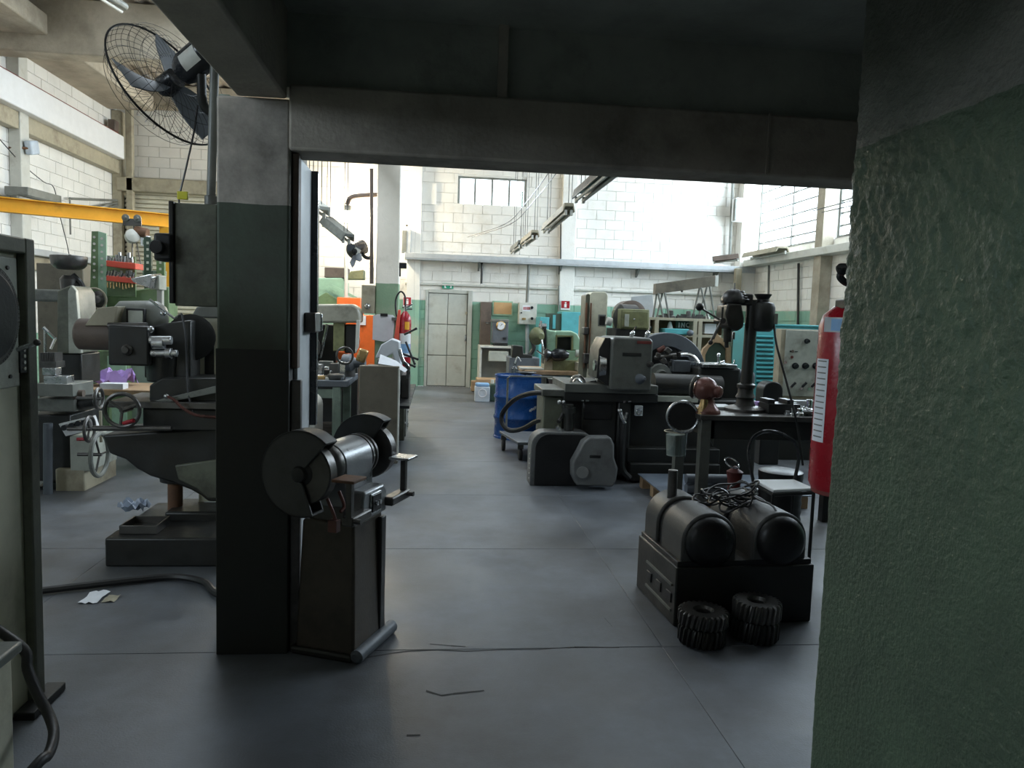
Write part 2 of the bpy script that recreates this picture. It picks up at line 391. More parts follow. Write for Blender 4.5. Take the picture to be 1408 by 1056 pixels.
# crane runway on the left wall
t = struct('trim_10', M['white'], MB().box(-6.29, -6.0, 1.3, 15.2, 4.25, 4.68), .015)
Pt(t, 'crane_rail', M['dark_red'], MB().box(-6.2, -6.1, 1.3, 15.2, 4.68, 4.74))
Pt(t, 'end_stop', M['brown'], MB().box(-6.22, -6.08, 15.0, 15.18, 4.74, 4.95), .02)
struct('trim_11', M['beige'], MB().box(-6.29, -6.14, 1.3, 15.5, 4.0, 4.25), .01)  # beige band painting in the shade under the runway beam
struct('trim_12', M['tray_grey'], MB().box(-6.29, -6.08, 2, 15.4, 2.2, 2.30), .008)
struct('trim_13', M['beige'], MB().box(-6.29, -6.2, 2, 15.5, 1.98, 2.2), .008)
for i, y in enumerate((8.0, 11.95, 15.45)):
    struct('trim_%d' % (14+i), M['off_white'] if i < 2 else M['beige'], MB().box(-6.29, -6.12, y-.12, y+.12, 0, 5.2), .01)
# cable ledges on back and right walls
lz = at(560, 348, YB-.2).z
b = struct('trim_20', M['tray_grey'], MB().box(-.66, 6.7, 15.28, 15.56, lz-.13, lz-.03), .005)
Pt(b, 'tray_lip', M['tray_grey'], MB().box(-.66, 6.7, 15.27, 15.29, lz-.10, lz), .003)
for x in (.85, 2.55, 4.2, 5.9): Pt(b, 'bracket', M['mach_grey'], MB().prism([(x-.02, 15.3, lz-.13), (x-.02, 15.56, lz-.13), (x-.02, 15.56, lz-.3)], (.04, 0, 0)))
struct('trim_21', M['off_white'], MB().box(6.42, 6.70, 3.5, 15.27, lz+.0, lz+.13), .006)
struct('trim_22', M['off_white'], MB().box(-.66, 6.7, 15.53, 15.585, lz-.62, lz-.58), .004)     # ring course under the ledge
# plaster pilasters of the back wall
struct('trim_23', M['wall'], MB().box(2.55, 2.85, 15.46, 15.585, 0, 5.3), .006)
struct('trim_24', M['wall'], MB().box(-.62, -.35, 15.46, 15.585, 0, 5.3), .006)
struct('trim_25', M['wall'], MB().box(6.36, 6.71, 15.3, 15.585, 0, 5.3), .006)
struct('trim_26', M['conc'], MB().box(6.50, 6.71, 12.2, 12.45, 0, 5.3), .006)
struct('trim_27', M['conc'], MB().box(6.50, 6.71, 8.85, 9.1, 0, 5.3), .006)
# windows
def window(name, axis, const, u0, u1, z0, z1, nm, bars, fm):
    f = MB(); e = .045
    def bb(a, b_, c, d, t=.03):
        if axis == 'y': f.box(a, b_, const-t, const+t, c, d)
        else: f.box(const-t, const+t, a, b_, c, d)
    bb(u0, u1, z0, z0+e); bb(u0, u1, z1-e, z1); bb(u0, u0+e, z0+e, z1-e); bb(u1-e, u1, z0+e, z1-e)
    fr = struct(name, fm, f)
    for k in range(1, nm):
        f = MB(); u = u0+(u1-u0)*k/nm; bb(u-.02, u+.02, z0+e, z1-e, .025); Pt(fr, 'mullion', fm, f)
    for k in range(1, bars):
        f = MB(); z = z0+(z1-z0)*k/bars; bb(u0+e, u1-e, z-.013, z+.013, .012); Pt(fr, 'glazing_bar', fm, f)
    for k in range(nm):
        f = MB(); a = u0+(u1-u0)*k/nm; bb(a+.02, a+(u1-u0)/nm-.02, z0+e, z1-e, .002); Pt(fr, 'pane', M['glass'], f)
window('window_1', 'y', YB+.08, *WB, 4, 1, M['mach_grey'])
window('window_6', 'x', -6.42, *LW, 3, 4, M['mach_grey'])
for i, (a, b_) in enumerate(WIN_R): window('window_%d' % (2+i), 'x', 6.80, a, b_, 3.02, 4.9, 2, 9, M['mach_grey'])
# roller shutter
sh = MB(); zs = 0.0; vs = []; fs = []; k = 0
while zs < 3.70:
    for dz, dy in ((0, .03), (.006, -.03), (.058, -.03), (.064, .03)):
        vs += [(-6.12, 15.52+dy, zs+dz), (-3.33, 15.52+dy, zs+dz)]
    zs += .085
fs = [(2*i, 2*i+1, 2*i+3, 2*i+2) for i in range(len(vs)//2-1)]
sr = struct('door_2', M['beige'], MB().box(-6.2, -3.25, 15.3, 15.58, 3.68, 3.95), .02)
Pt(sr, 'shutter_curtain', M['slat'], sh.add(vs, fs)); 
for x in (-6.17, -3.28): Pt(sr, 'guide_rail', M['off_white'] if x < -5 else M['mach_grey'], MB().box(x-.05, x+.05, 15.44, 15.58, 0, 3.62), .004)
# back door: steel leaf of six sunk panels in a frame
dr = struct('door_1', M['mach_grey'], MB().box(DR[0]+.05, DR[1]-.05, 15.60, 15.62, .0, 1.96))
f = MB().box(DR[0]-.01, DR[0]+.05, 15.56, 15.66, 0, 2.01).box(DR[1]-.05, DR[1]+.04, 15.52, 15.66, 0, 2.02).box(DR[0]+.05, DR[1]-.05, 15.55, 15.66, 1.95, 2.02)
Pt(dr, 'door_frame', M['door_grey'], f, .006)
for r in range(3):
    for c in range(2):
        x0 = DR[0]+.06+c*.402; z0 = .02+r*.645
        Pt(dr, 'door_panel', M['door_grey'], MB().box(x0, x0+.39, 15.575, 15.6, z0, z0+.63), .006)
h = MB().box(.60, .635, 15.545, 15.575, .95, 1.10); Pt(dr, 'door_handle', M['steel'], h, .004)
Pt(dr, 'bolt', M['beige'], MB().box(.60, .64, 15.54, 15.575, 1.52, 1.58), .004)

# mezzanine over the camera: slab, edge beam, header, pillar
ZC = 2.72
struct('ceiling_2', M['conc_ceil'], MB().box(-.83, 6.7, -4, 3.42, ZC, ZC+.25))
struct('wall_upper', M['conc_ceil'], MB().box(-.83, 6.7, 3.26, 3.42, 2.42, ZC))
struct('trim_30', M['conc_dark'], MB().box(-.83, -.63, -4, 3.22, 2.36, ZC), .01)
hd = struct('trim_31', M['conc_dark'], MB().box(-.62, 6.7, 3.20, 3.42, 2.155, 2.42), .012)
struct('trim_32', M['conc_dark'], MB().box(.235, .275, 3.225, 3.26, 2.42, ZC))
struct('trim_33', M['conc_dark'], MB().box(1.42, 1.43, 3.193, 3.2, 2.16, 2.42))
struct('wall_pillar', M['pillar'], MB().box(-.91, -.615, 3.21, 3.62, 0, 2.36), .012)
struct('trim_34', M['dark_sheath'], MB().box(-.914, -.613, 3.206, 3.3, 0, 1.33).box(-.914, -.9, 3.3, 3.62, 0, 1.33), .004)  # near-black sheath over the lower part of the pillar
struct('wall_parapet', M['wall_left'], MB().box(-.83, 6.7, 3.28, 3.42, ZC+.25, 5.7))
struct('wall_parapet_side', M['wall_left'], MB().box(-.83, -.7, -4, 3.28, ZC+.25, 5.7))
struct('wall_pillar_middle', M['cpillar'], MB().box(-.83, -.52, 10.3, 10.62, 0, 5.7), .012)
# steel door jamb on the pillar's inner side
jb = struct('door_3', M['tray_grey'], MB().box(-.612, -.595, 3.30, 3.62, 0, 2.15), .003)
Pt(jb, 'jamb_edge', M['brown'], MB().box(-.612, -.585, 3.24, 3.30, 1.25, 2.15), .004)
Pt(jb, 'door_track', M['plastic_black'], MB().box(-.60, -.565, 3.62, 3.67, .95, 2.15), .004)
Pt(jb, 'lower_angle', M['iron'], MB().box(-.612, -.57, 3.24, 3.28, 0, 1.2), .004)
lk = Pt(jb, 'latch_box', M['iron'], MB().box(-.595, -.545, 3.45, 3.62, 1.40, 1.49), .006)
Pt(lk, 'keeper', M['steel'], MB().box(-.56, -.54, 3.62, 3.64, 1.405, 1.485), .003)
# rough-cast near wall on the right, its face and worn end modelled
def roughwall():
    mb = MB(); X0 = 1.205; ya, yb2 = .2, 2.13; nz = 330; 
    path = []                                   # around the end: face, rounded corner, end face
    n1 = 230
    for i in range(n1): path.append((X0, ya+(yb2-.03-ya)*i/(n1-1), (-1, 0)))
    for i in range(1, 6): a = PI/2*i/6; path.append((X0+.03-.03*math.cos(a), yb2-.03+.03*math.sin(a), (-math.cos(a), math.sin(a))))
    for i in range(14): path.append((X0+.03+.5*i/13, yb2, (0, 1)))
    n = len(path); vs = []
    for j in range(nz+1):
        z = ZC*j/nz; amp = .25+.75*min(1, max(0, (z-1.0)/.5)); amp *= (1 if z < 2.03 else .55)
        for x, y, nn in path:
            q = V((x*1.0, y*1.0, z*1.0))
            d = amp*(.0065*noise.fractal(q*42, .8, 2.1, 3)+.005*noise.noise(q*9)) + .003*noise.noise(q*1.7)
            vs.append((x+nn[0]*d, y+nn[1]*d, z))
    fs = [(j*n+i, j*n+i+1, (j+1)*n+i+1, (j+1)*n+i) for j in range(nz) for i in range(n-1)]
    mb.add(vs, fs); mb.box(X0+.04, X0+.53, -4, yb2-.04, 0, ZC)
    return mb
struct('wall_near', M['rough'], roughwall())
# ================================================================ NEAR LEFT
# tall machine casing with a toothed dial at the left edge of the frame
t = T('machine_casing', 'tall grimy grey-green machine casing with a black toothed dial at the left edge', 'machine', (-1.85, 2.3, 0))
Pt(t, 'casing', M['casing'], MB().box(-2.3, -1.475, 1.5, 2.86, 0, 1.70), .015)
b = MB().box(-1.475, -1.44, 2.80, 2.86, .0, 1.72).box(-1.475, -1.44, 1.5, 2.80, 1.665, 1.72)
Pt(t, 'casing_rim', M['mach_green'], b, .006)
Pt(t, 'cover_plate', M['mach_pale'], MB().box(-1.475, -1.452, 1.6, 2.765, 1.20, 1.648), .006, label='paler inset cover plate')
for y, z in ((2.7, 1.61), (2.7, 1.24), (2.7, 1.43)): Pt(t, 'screw', M['iron'], MB().cyl((-1.455, y, z), (-1.446, y, z), .007, n=8))
cg = atx(-22, 434, -1.42)
g = MB().cyl(cg-V((.035, 0, 0)), cg+V((.02, 0, 0)), .155, n=48)
for k in range(72):
    a = 2*PI*k/72; c = cg+V((-.005, .160*math.cos(a), .160*math.sin(a)))
    g.ob(c, (.05, .009, .012), Matrix.Rotation(a, 3, 'X'))
gd = Pt(t, 'toothed_dial', M['iron'], g, label='dark dial with toothed rim')
Pt(gd, 'dial_face', M['mach_black'], MB().cyl(cg+V((.02, 0, 0)), cg+V((.026, 0, 0)), .142, n=40), .003)
p0, p1 = atx(24, 481, -1.43), atx(51, 471, -1.36)
lv = Pt(t, 'lever', M['steel'], MB().tube([p0, p0.lerp(p1, .5), p1], .008)); Pt(lv, 'lever_knob', M['iron'], MB().sph(p1, .012, 8))
p = atx(31, 495, -1.452); sl = Pt(t, 'slot_plate', M['mach_black'], MB().box(-1.454, -1.446, p.y-.025, p.y+.025, p.z-.045, p.z+.05), .002)
for k in range(4): Pt(sl, 'indicator', M['off_white'], MB().cyl((-1.447, p.y, p.z-.03+.022*k), (-1.443, p.y, p.z-.03+.022*k), .007, n=8))
Pt(t, 'foot_plate', M['mach_dark'], MB().box(-1.47, -1.40, 2.70, 2.93, 0, .03), .004)
# pale box in front of it
t = T('metal_box', 'pale grey-green lidded metal box on the floor below the toothed dial casing', 'box', (-1.33, 2.0, 0))
Pt(t, 'box_body', M['casing'], MB().box(-1.435, -1.25, 1.4, 2.30, .02, .43), .012)
Pt(t, 'box_lid', M['mach_grey'], MB().box(-1.437, -1.235, 1.38, 2.33, .43, .465), .008)
solo('hose', 'thick black hose drooping beside the pale metal box at the lower left corner', 'hose', M['rubber'],
     MB().tube([V((-1.42, 2.5, .44)), at(33, 893, 2.45), at(38, 920, 2.42), at(52, 955, 2.38), at(68, 985, 2.34), at(74, 1010, 2.28), at(66, 1038, 2.2), at(45, 1058, 2.13), V((-1.22, 1.9, .02))], .016, 10))
hp = [fl(x, y, .022) for x, y in ((50, 813), (110, 806), (180, 798), (240, 793), (280, 800), (296, 815))]
solo('floor_hose', 'long black ribbed hose lying across the floor towards the dark pillar', 'hose', M['rubber'],
     MB().tube(hp+[V((-.99, 3.75, .04)), V((-.955, 3.5, .1)), V((-.945, 3.4, .3)), V((-.94, 3.4, .8))], .019, 8))
q = fl(130, 822)
def crumple(c, sx, sy, h, n=7, seed=0):
    random.seed(seed); vs = []; fs = []
    for j in range(n):
        for i in range(n):
            vs.append(V(c)+V(((i/(n-1)-.5)*sx+random.uniform(-.1, .1)*sx/n, (j/(n-1)-.5)*sy, random.uniform(.0, 1)*h+.001)))
    for j in range(n-1):
        for i in range(n-1): fs.append((j*n+i, j*n+i+1, (j+1)*n+i+1, (j+1)*n+i))
    m = MB().add(vs, fs); k = len(vs); m.add([p-V((0, 0, .001)) for p in vs], [f[::-1] for f in fs]); return m
solo('paper_scrap', 'torn white paper scrap lying on the floor by the black hose', 'paper', M['paper'], crumple(q, .09, .16, .012, 6, 3))
solo('paper_scrap', 'small crumpled brown paper beside the torn white scrap', 'paper', M['beige'], crumple(q+V((.09, -.02, 0)), .06, .09, .012, 5, 4))

# switch cabinet, conduit and wall fan on the dark pillar
t = T('switch_cabinet', 'grey-green steel switch cabinet hung on the dark pillar below the fan', 'cabinet', (-1.02, 3.4, 1.53))
Pt(t, 'cabinet_body', M['mach_green'], MB().box(-1.10, -.925, 3.28, 3.56, 1.50, 1.93), .006)
Pt(t, 'door_flange', M['mach_dark'], MB().box(-1.12, -1.10, 3.27, 3.5, 1.51, 1.935), .004)
Pt(t, 'plug_socket', M['rubber'], MB().box(-1.175, -1.10, 3.25, 3.36, 1.685, 1.80), .012)
pl = Pt(t, 'plug_face', M['cable_black'], MB().cyl((-1.155, 3.25, 1.74), (-1.155, 3.225, 1.74), .028, n=16), .003)
t = T('conduit_pipe', 'grey vertical conduit pipe rising from the switch cabinet past the fan', 'pipe', (-.98, 3.36, 1.93))
pt = at(283, 80, 3.36)
Pt(t, 'pipe', M['mach_grey'], MB().cyl((-.975, 3.36, 1.935), (-.955, 3.36, 2.60), .019, n=12))
Pt(t, 'coupling', M['mach_grey'], MB().cyl((-.975, 3.36, 1.935), (-.975, 3.36, 1.975), .026, n=12), .003)
t = T('wall_fan', 'large black wall fan with round wire cage on the dark pillar', 'fan', (-.93, 3.45, 2.36))
fc = at(230, 117.5, 3.5); nrm = V((-.78, .423, -.461)).normalized()
ax_ = nrm
Pt(t, 'cage_rim', M['mach_black'], MB().tor(fc, ax_, .286, .0048, 56, 6))
wires = MB(); e1 = (V((0, 0, 1))-ax_*ax_.z).normalized(); e2 = ax_.cross(e1)
def fanpt(r, a, h): return fc+ax_*h+(e1*math.cos(a)+e2*math.sin(a))*r
for k in range(40):
    a = 2*PI*k/40
    for sgn in (1, -1):
        wires.tube([fanpt(.05 if sgn > 0 else .09, a, .075*sgn), fanpt(.17, a+.12*sgn, .08*sgn), fanpt(.25, a+.2*sgn, .055*sgn), fanpt(.286, a+.25*sgn, 0)], .0011, 3, True, 3)
for r in (.10, .18, .24):
    for sgn in (1, -1): wires.tor(fc+ax_*(.083*sgn if r < .25 else .065*sgn), ax_, r, .0012, 36, 3)
Pt(t, 'cage_wires', M['mach_dark'], wires, kind='stuff')
Pt(t, 'motor', M['plastic_black'], MB().lathe(fc-ax_*.31, ax_, [(0, .035), (.01, .06), (.05, .07), (.17, .07), (.21, .055), (.225, .03)], 20))
lc = fc-ax_*.20; px = (V((.25, -1, .1))-ax_*ax_.dot(V((.25, -1, .1)))).normalized()
lab = MB(); 
lab.lathe(lc-ax_*.05, ax_, [(0, .0715), (.09, .0715)], 8, -.5, .5, up=px)
Pt(t, 'rating_label', M['off_white'], lab)
Pt(t, 'hub', M['plastic_black'], MB().lathe(fc-ax_*.06, ax_, [(0, .045), (.07, .05), (.1, .03), (.105, .0)], 16))
for k in range(3):
    a0 = 2*PI*k/3+.15; vs = []; fs = []
    for j in range(7):
        r = .04+.21*j/6; wd = .035+.04*math.sin(PI*min(1, j/5)*.6); tw = .7-.5*j/6
        for sd in (-1, 1):
            for th in (-.003, .003):
                a = a0+.25*j/6; c = fanpt(r, a, -.01+th); tang = (-e1*math.sin(a)+e2*math.cos(a))
                vs.append(c+(tang*math.cos(tw)+ax_*math.sin(tw))*sd*wd)
    for j in range(6):
        o = j*4
        fs += [(o, o+2, o+6, o+4), (o+1, o+5, o+7, o+3), (o, o+4, o+5, o+1), (o+2, o+3, o+7, o+6)]
    fs += [(0, 1, 3, 2), (24, 26, 27, 25)]
    Pt(t, 'blade', M['grey_blue'], MB().add(vs, fs))
Pt(t, 'arm', M['mach_dark'], MB().tube([fc-ax_*.22-V((0, 0, .07)), V((-1.02, 3.44, 2.36)), V((-.91, 3.45, 2.345))], .02, 10))
Pt(t, 'arm_bracket', M['bench_green'], MB().box(-.96, -.91, 3.42, 3.50, 2.28, 2.42), .006)
solo('black_flex', 'dark cord hanging from the wall fan down to the switch cabinet', 'cord', M['cable_black'],
     MB().tube([at(272, 145, 3.45), at(266, 185, 3.42), at(255, 235, 3.40), at(246, 275, 3.40), V((-1.10, 3.40, 1.92))], .0045))
c = at(250, 268, 3.36); solo('cable_tag', 'small yellow tag clipped on the dark fan cord', 'tag', M['tag_yellow'], MB().box(c.x-.024, c.x+.02, 3.37, 3.385, c.z-.017, c.z+.017), .003)

# ---------------------------------------------------------------- pedestal grinder (hero)
u = V((.375, .927, 0)).normalized(); v = V((u.y, -u.x, 0)); zc = V((0, 0, 1))
G0 = V((-.403, 3.306, 0)); RM = Matrix((u, v, zc)).transposed()
def L3(a, b_, c): return G0+u*a+v*b_+zc*c
def gob(mb, a0, a1, b0, b1, c0, c1):
    return mb.ob(L3((a0+a1)/2, (b0+b1)/2, (c0+c1)/2), (a1-a0, b1-b0, c1-c0), RM)
t = T('pedestal_grinder', 'dark double-wheel bench grinder on a tall cast pedestal in front of the pillar', 'grinder', G0)
ped = MB(); 
for (c0, a, b_) in ((0, 0, 0),): pass
lo = [L3(-.155, -.13, .03), L3(.16, -.13, .03), L3(.16, .155, .03), L3(-.155, .155, .03)]; hi = [L3(-.13, -.115, .60), L3(.14, -.115, .60), L3(.14, .135, .60), L3(-.13, .135, .60)]
ped.add(lo+hi, [(0, 3, 2, 1), (4, 5, 6, 7), (0, 1, 5, 4), (1, 2, 6, 5), (2, 3, 7, 6), (3, 0, 4, 7)])
Pt(t, 'pedestal', M['pedestal'], ped, .014, 3)
Pt(t, 'access_panel', M['mach_dark'], gob(MB(), .085, .135, .138, .160, .03, .58), .006)
Pt(t, 'base_plate', M['mach_dark'], gob(MB(), -.165, .175, -.15, .15, 0, .035), .012)
Pt(t, 'foot_bar', M['grey_blue'], MB().lathe(L3(-.165, .168, .03), u, [(0, .018), (.012, .03), (.358, .03), (.37, .018)], 14))
Pt(t, 'neck', M['iron'], gob(MB(), -.11, .11, -.10, .09, .58, .72), .02, 3)
ZS = .845
mh = MB().arch((0, 0, 0), .19, .275, .094, .25, 'y', 10); MV = Matrix((v, u, zc)).transposed(); mh.v = [L3(-.13, 0, ZS-.18)+MV @ p for p in mh.v]
Pt(t, 'motor', M['motor_grey'], mh, .008)
mot = MB().lathe(L3(-.25, 0, ZS), u, [(0, .05), (.03, .055), (.06, .075), (.085, .088), (.10, .093), (.118, .093), (.121, .09)], 32)
Pt(t, 'end_bell', M['iron'], mot)
Pt(t, 'end_bell', M['iron'], MB().lathe(L3(.12, 0, ZS), u, [(0, .098), (.015, .098), (.018, .09), (.035, .09), (.038, .097), (.052, .097), (.056, .085), (.085, .08), (.10, .05)], 32))
def guard(s0, s1, R, a0, a1, name, mk):
    """drum-shaped wheel guard open towards the operator: two cheeks and a rim"""
    m = MB(); n = 26
    def pt(s, r, a): return L3(s, r*math.sin(a), ZS+r*math.cos(a))
    for s, ss in ((s0, .012), (s1, -.012)):
        poly = [pt(s, .035, a1), pt(s, .035, (a0+a1)/2), pt(s, .035, a0)]+[pt(s, R, a0+(a1-a0)*i/n) for i in range(n+1)]
        m.prism(poly, u*ss)
    rim = [pt(s0, R, a0+(a1-a0)*i/n) for i in range(n+1)]+[pt(s0, R-.012, a0+(a1-a0)*i/n) for i in range(n, -1, -1)]
    m.prism(rim, u*(s1-s0)); return Pt(t, name, M[mk], m, .003, 1)
gf = guard(-.34, -.245, .178, math.radians(-200), math.radians(42), 'wheel_guard', 'guard_dark')
Pt(gf, 'guard_cap', M['mach_dark'], MB().lathe(L3(-.358, 0, ZS), u, [(0, .02), (.005, .03), (.02, .036)], 18))
gr = guard(.225, .31, .178, math.radians(-125), math.radians(32), 'wheel_guard', 'guard_dark')
for s in (-.322, .238):
    wl_ = Pt(t, 'grinding_wheel', M['iron'], MB().lathe(L3(s, 0, ZS), u, [(0, .03), (0, .125), (.006, .13), (.055, .13), (.06, .125), (.06, .03)], 36))
    Pt(wl_, 'flange', M['mach_dark'], MB().lathe(L3(s-.012, 0, ZS), u, [(0, .02), (0, .03), (.012, .05), (.072, .05), (.085, .02)], 18))
# tool rests on the operator's side
for s, dz in ((-.27, 0), (.25, 0)):
    r = Pt(t, 'tool_rest', M['steel'] if s > 0 else M['rust'], gob(MB(), s-.055, s+.055, .135, .235, ZS-.022, ZS-.010), .003)
    Pt(r, 'rest_post', M['iron'], gob(MB(), s+.0, s+.028, .17, .195, ZS-.20, ZS-.02), .003)
    Pt(r, 'rest_arm', M['iron'], gob(MB(), (s if s < 0 else .10), (-.10 if s < 0 else s+.05), .15, .205, ZS-.215, ZS-.175), .008)
    Pt(r, 'clamp_screw', M['iron'], MB().cyl(L3(s+.014, .205, ZS-.19), L3(s+.014, .235, ZS-.19), .012, n=8))
# switch box
sb = MB().prism([L3(-.11, .09, .605), L3(.125, .09, .605), L3(.125, .09, .70), L3(.095, .09, .735), L3(-.09, .09, .735), L3(-.11, .09, .70)], v*.075)
sbx = Pt(t, 'switch_box', M['motor_grey'], sb, .012)
Pt(sbx, 'switch_frame', M['steel'], gob(MB(), -.045, .055, .165, .172, .625, .715), .003)
s2 = Pt(sbx, 'switch_panel', M['mach_black'], gob(MB(), -.036, .046, .170, .176, .633, .707), .002)
for a in (-.01, .02): Pt(sbx, 'push_button', M['steel'], MB().cyl(L3(a, .175, .67), L3(a, .187, .67), .01, n=12))
# spark deflector hanging under the near guard
d = MB().tube([L3(-.25, .075, ZS-.11), L3(-.25, .10, ZS-.16), L3(-.25, .115, ZS-.20)], .008, 6).tube([L3(-.19, .095, ZS-.09), L3(-.19, .12, ZS-.15), L3(-.22, .12, ZS-.17)], .008, 6)
gob(d, -.27, -.235, .09, .13, ZS-.245, ZS-.195)
Pt(t, 'spark_deflector', M['brick_red'], d, .002)

# ---------------------------------------------------------------- tool grinder behind the pillar on the left
Y = 4.55
t = T('tool_milling_machine', 'black oily milling machine on a wide iron base left of the dark pillar', 'machine', (-1.35, 4.7, 0))
bz = .17
Pt(t, 'base', M['mach_dark'], MB().box(-1.85, -.93, 4.34, 5.15, 0, bz), .012, 2)
Pt(t, 'base_pad', M['mach_dark'], MB().fb(226, 704, 300, 745, 4.7, .35), .015)
Pt(t, 'base_rim', M['steel'], MB().tube([at(147, 747, 4.36), at(152, 742, 4.5), at(166, 728, 5.0), at(173, 722, 5.12)], .012, 6), label='worn bright edge of the base')
cl = MB().fb(272, 426, 312, 735, 4.95, .3)
co = Pt(t, 'column', M['casing'], cl, .012)
Pt(co, 'column_slot', M['mach_black'], MB().fb(281, 460, 294, 545, 4.94, .03), .004)
for k in range(3): Pt(co, 'vent_slot', M['tray_grey'], MB().fb(281, 681+9*k, 296, 686+9*k, 4.94, .02))
Pt(t, 'column_cap', M['mach_grey'], MB().pp([(262, 436), (270, 422), (300, 418), (312, 430), (312, 438)], 4.93, .34), .01)
kn = [(140, 598), (300, 588), (305, 690), (286, 690), (276, 682), (262, 674), (236, 664), (206, 655), (188, 645), (172, 632), (150, 624)]
Pt(t, 'knee', M['mach_dark'], MB().pp(kn, 4.62, .45), .015)
Pt(t, 'knee_side_rib', M['mach_green'], MB().pp([(240, 640), (300, 632), (300, 686), (285, 686), (270, 672), (245, 660)], 4.60, .04), .008)
Pt(t, 'elevating_screw', M['rust'], MB().cyl(at(241, 712, 4.85), at(241, 655, 4.85), .045, n=16), label='rusty round elevating screw')
Pt(t, 'screw_collar', M['mach_dark'], MB().lathe(at(241, 664, 4.85), (0, 0, 1), [(0, .05), (.015, .09), (.05, .095), (.06, .06)], 20))
Pt(t, 'screw_nut', M['iron'], MB().cyl(at(241, 722, 4.85), at(241, 708, 4.85), .075, n=16), .005)
Pt(t, 'table', M['iron'], MB().fb(148, 553, 300, 562, 4.5, .5), .004)
Pt(t, 'table_slide', M['mach_dark'], MB().fb(196, 562, 300, 592, 4.55, .4), .008)
Pt(t, 'saddle', M['mach_dark'], MB().pp([(205, 553), (205, 530), (222, 520), (300, 520), (300, 553)], 4.6, .32), .01)
Pt(t, 'saddle_wedge', M['mach_grey'], MB().pp([(214, 551), (300, 530), (300, 540), (216, 556)], 4.54, .06), .003)
hc = at(168, 564, 4.42)
hw = Pt(t, 'handwheel', M['iron'], MB().tor(hc, (0, 1, 0), .095, .012, 30, 8))
sp_ = MB().cyl(hc, hc+V((0, .12, 0)), .018)
for k in range(3): a = 2*PI*k/3+.4; sp_.cyl(hc, hc+V((.09*math.cos(a), 0, .09*math.sin(a))), .009, n=6)
Pt(hw, 'spokes', M['iron'], sp_)
Pt(hw, 'crank_knob', M['red'], MB().cyl(at(170, 582, 4.42), at(184, 578, 4.40), .012, n=10), label='red crank knob')
h2 = at(192, 590, 4.45)
hw = Pt(t, 'cross_shaft', M['iron'], MB().cyl(at(128, 589, 4.45), at(236, 589, 4.45), .016, n=10))
# head: motor barrel, housing, rounded motor, spindle, drive disc
Pt(t, 'motor_barrel', M['brown'], MB().lathe(at(106, 459, 4.75), (1, 0, 0), [(0, .06), (.01, .085), (.02, .095), (.22, .095), (.23, .085)], 24), .0)
Pt(t, 'barrel_cover', M['beige'], MB().pp([(116, 448), (134, 423), (162, 421), (157, 448)], 4.66, .2), .006)
hh = Pt(t, 'head_housing', M['mach_dark'], MB().fb(148, 448, 204, 503, 4.6, .3), .012)
Pt(hh, 'housing_dial', M['iron'], MB().lathe(at(176, 481, 4.61), (0, -1, 0), [(0, .035), (.02, .033), (.03, .02), (.045, .018)], 18))
Pt(hh, 'housing_top', M['iron'], MB().cyl(at(149, 448, 4.65), at(202, 448, 4.65), .02, n=12))
md = Pt(t, 'dome_motor', M['mach_grey'], MB().lathe(at(160, 436, 4.85), (1, 0, .02), [(0, .07), (.03, .10), (.20, .105), (.25, .10), (.29, .07), (.305, .02)], 24))
Pt(md, 'name_plate', M['mach_pale'], MB().fb(176, 427, 196, 446, 4.72, .02), .003)
Pt(md, 'plate_frame', M['mach_black'], MB().fb(173, 424, 199, 448, 4.725, .03), .004)
Pt(t, 'swivel', M['mach_dark'], MB().cyl(at(224, 524, 4.75), at(224, 486, 4.75), .09, .10, n=20), .008)
Pt(t, 'head_bracket', M['mach_dark'], MB().pp([(198, 520), (198, 448), (262, 440), (262, 520)], 4.72, .2), .012)
spn = MB()
for x0, x1, y, r in ((206, 236, 468, .026), (210, 226, 472, .036), (208, 244, 486, .022), (228, 236, 486, .034)): spn.cyl(at(x0, y, 4.62), at(x1, y, 4.62), r, n=16)
Pt(t, 'spindle', M['steel'], spn, .003)
Pt(t, 'drive_disc', M['mach_black'], MB().lathe(at(262, 464, 4.86), (.35, -1, .05), [(0, .13), (.02, .145), (.05, .145), (.06, .12)], 30))
ch = MB().tube([at(206, 412, 4.6), at(222, 424, 4.58), at(240, 438, 4.58)], .008, 6).tube([at(240, 438, 4.58), at(250, 431, 4.6)], .007, 6).sph(at(224, 431, 4.6), .018, 6).sph(at(207, 453, 4.58), .02, 6)
Pt(t, 'lever', M['steel'], ch)
Pt(t, 'air_line', M['rubber'], MB().tube([at(250, 432, 4.6), at(255, 460, 4.58), at(257, 500, 4.58), at(259, 540, 4.55), at(266, 566, 4.52)], .007, 6))
Pt(t, 'coolant_hose', M['brick_red'], MB().tube([at(230, 545, 4.5), at(240, 550, 4.46), at(250, 560, 4.45), at(270, 571, 4.46), at(300, 574, 4.5)], .009, 6))
Pt(t, 'hose_nut', M['steel'], MB().sph(at(229, 545, 4.5), .016, 6))
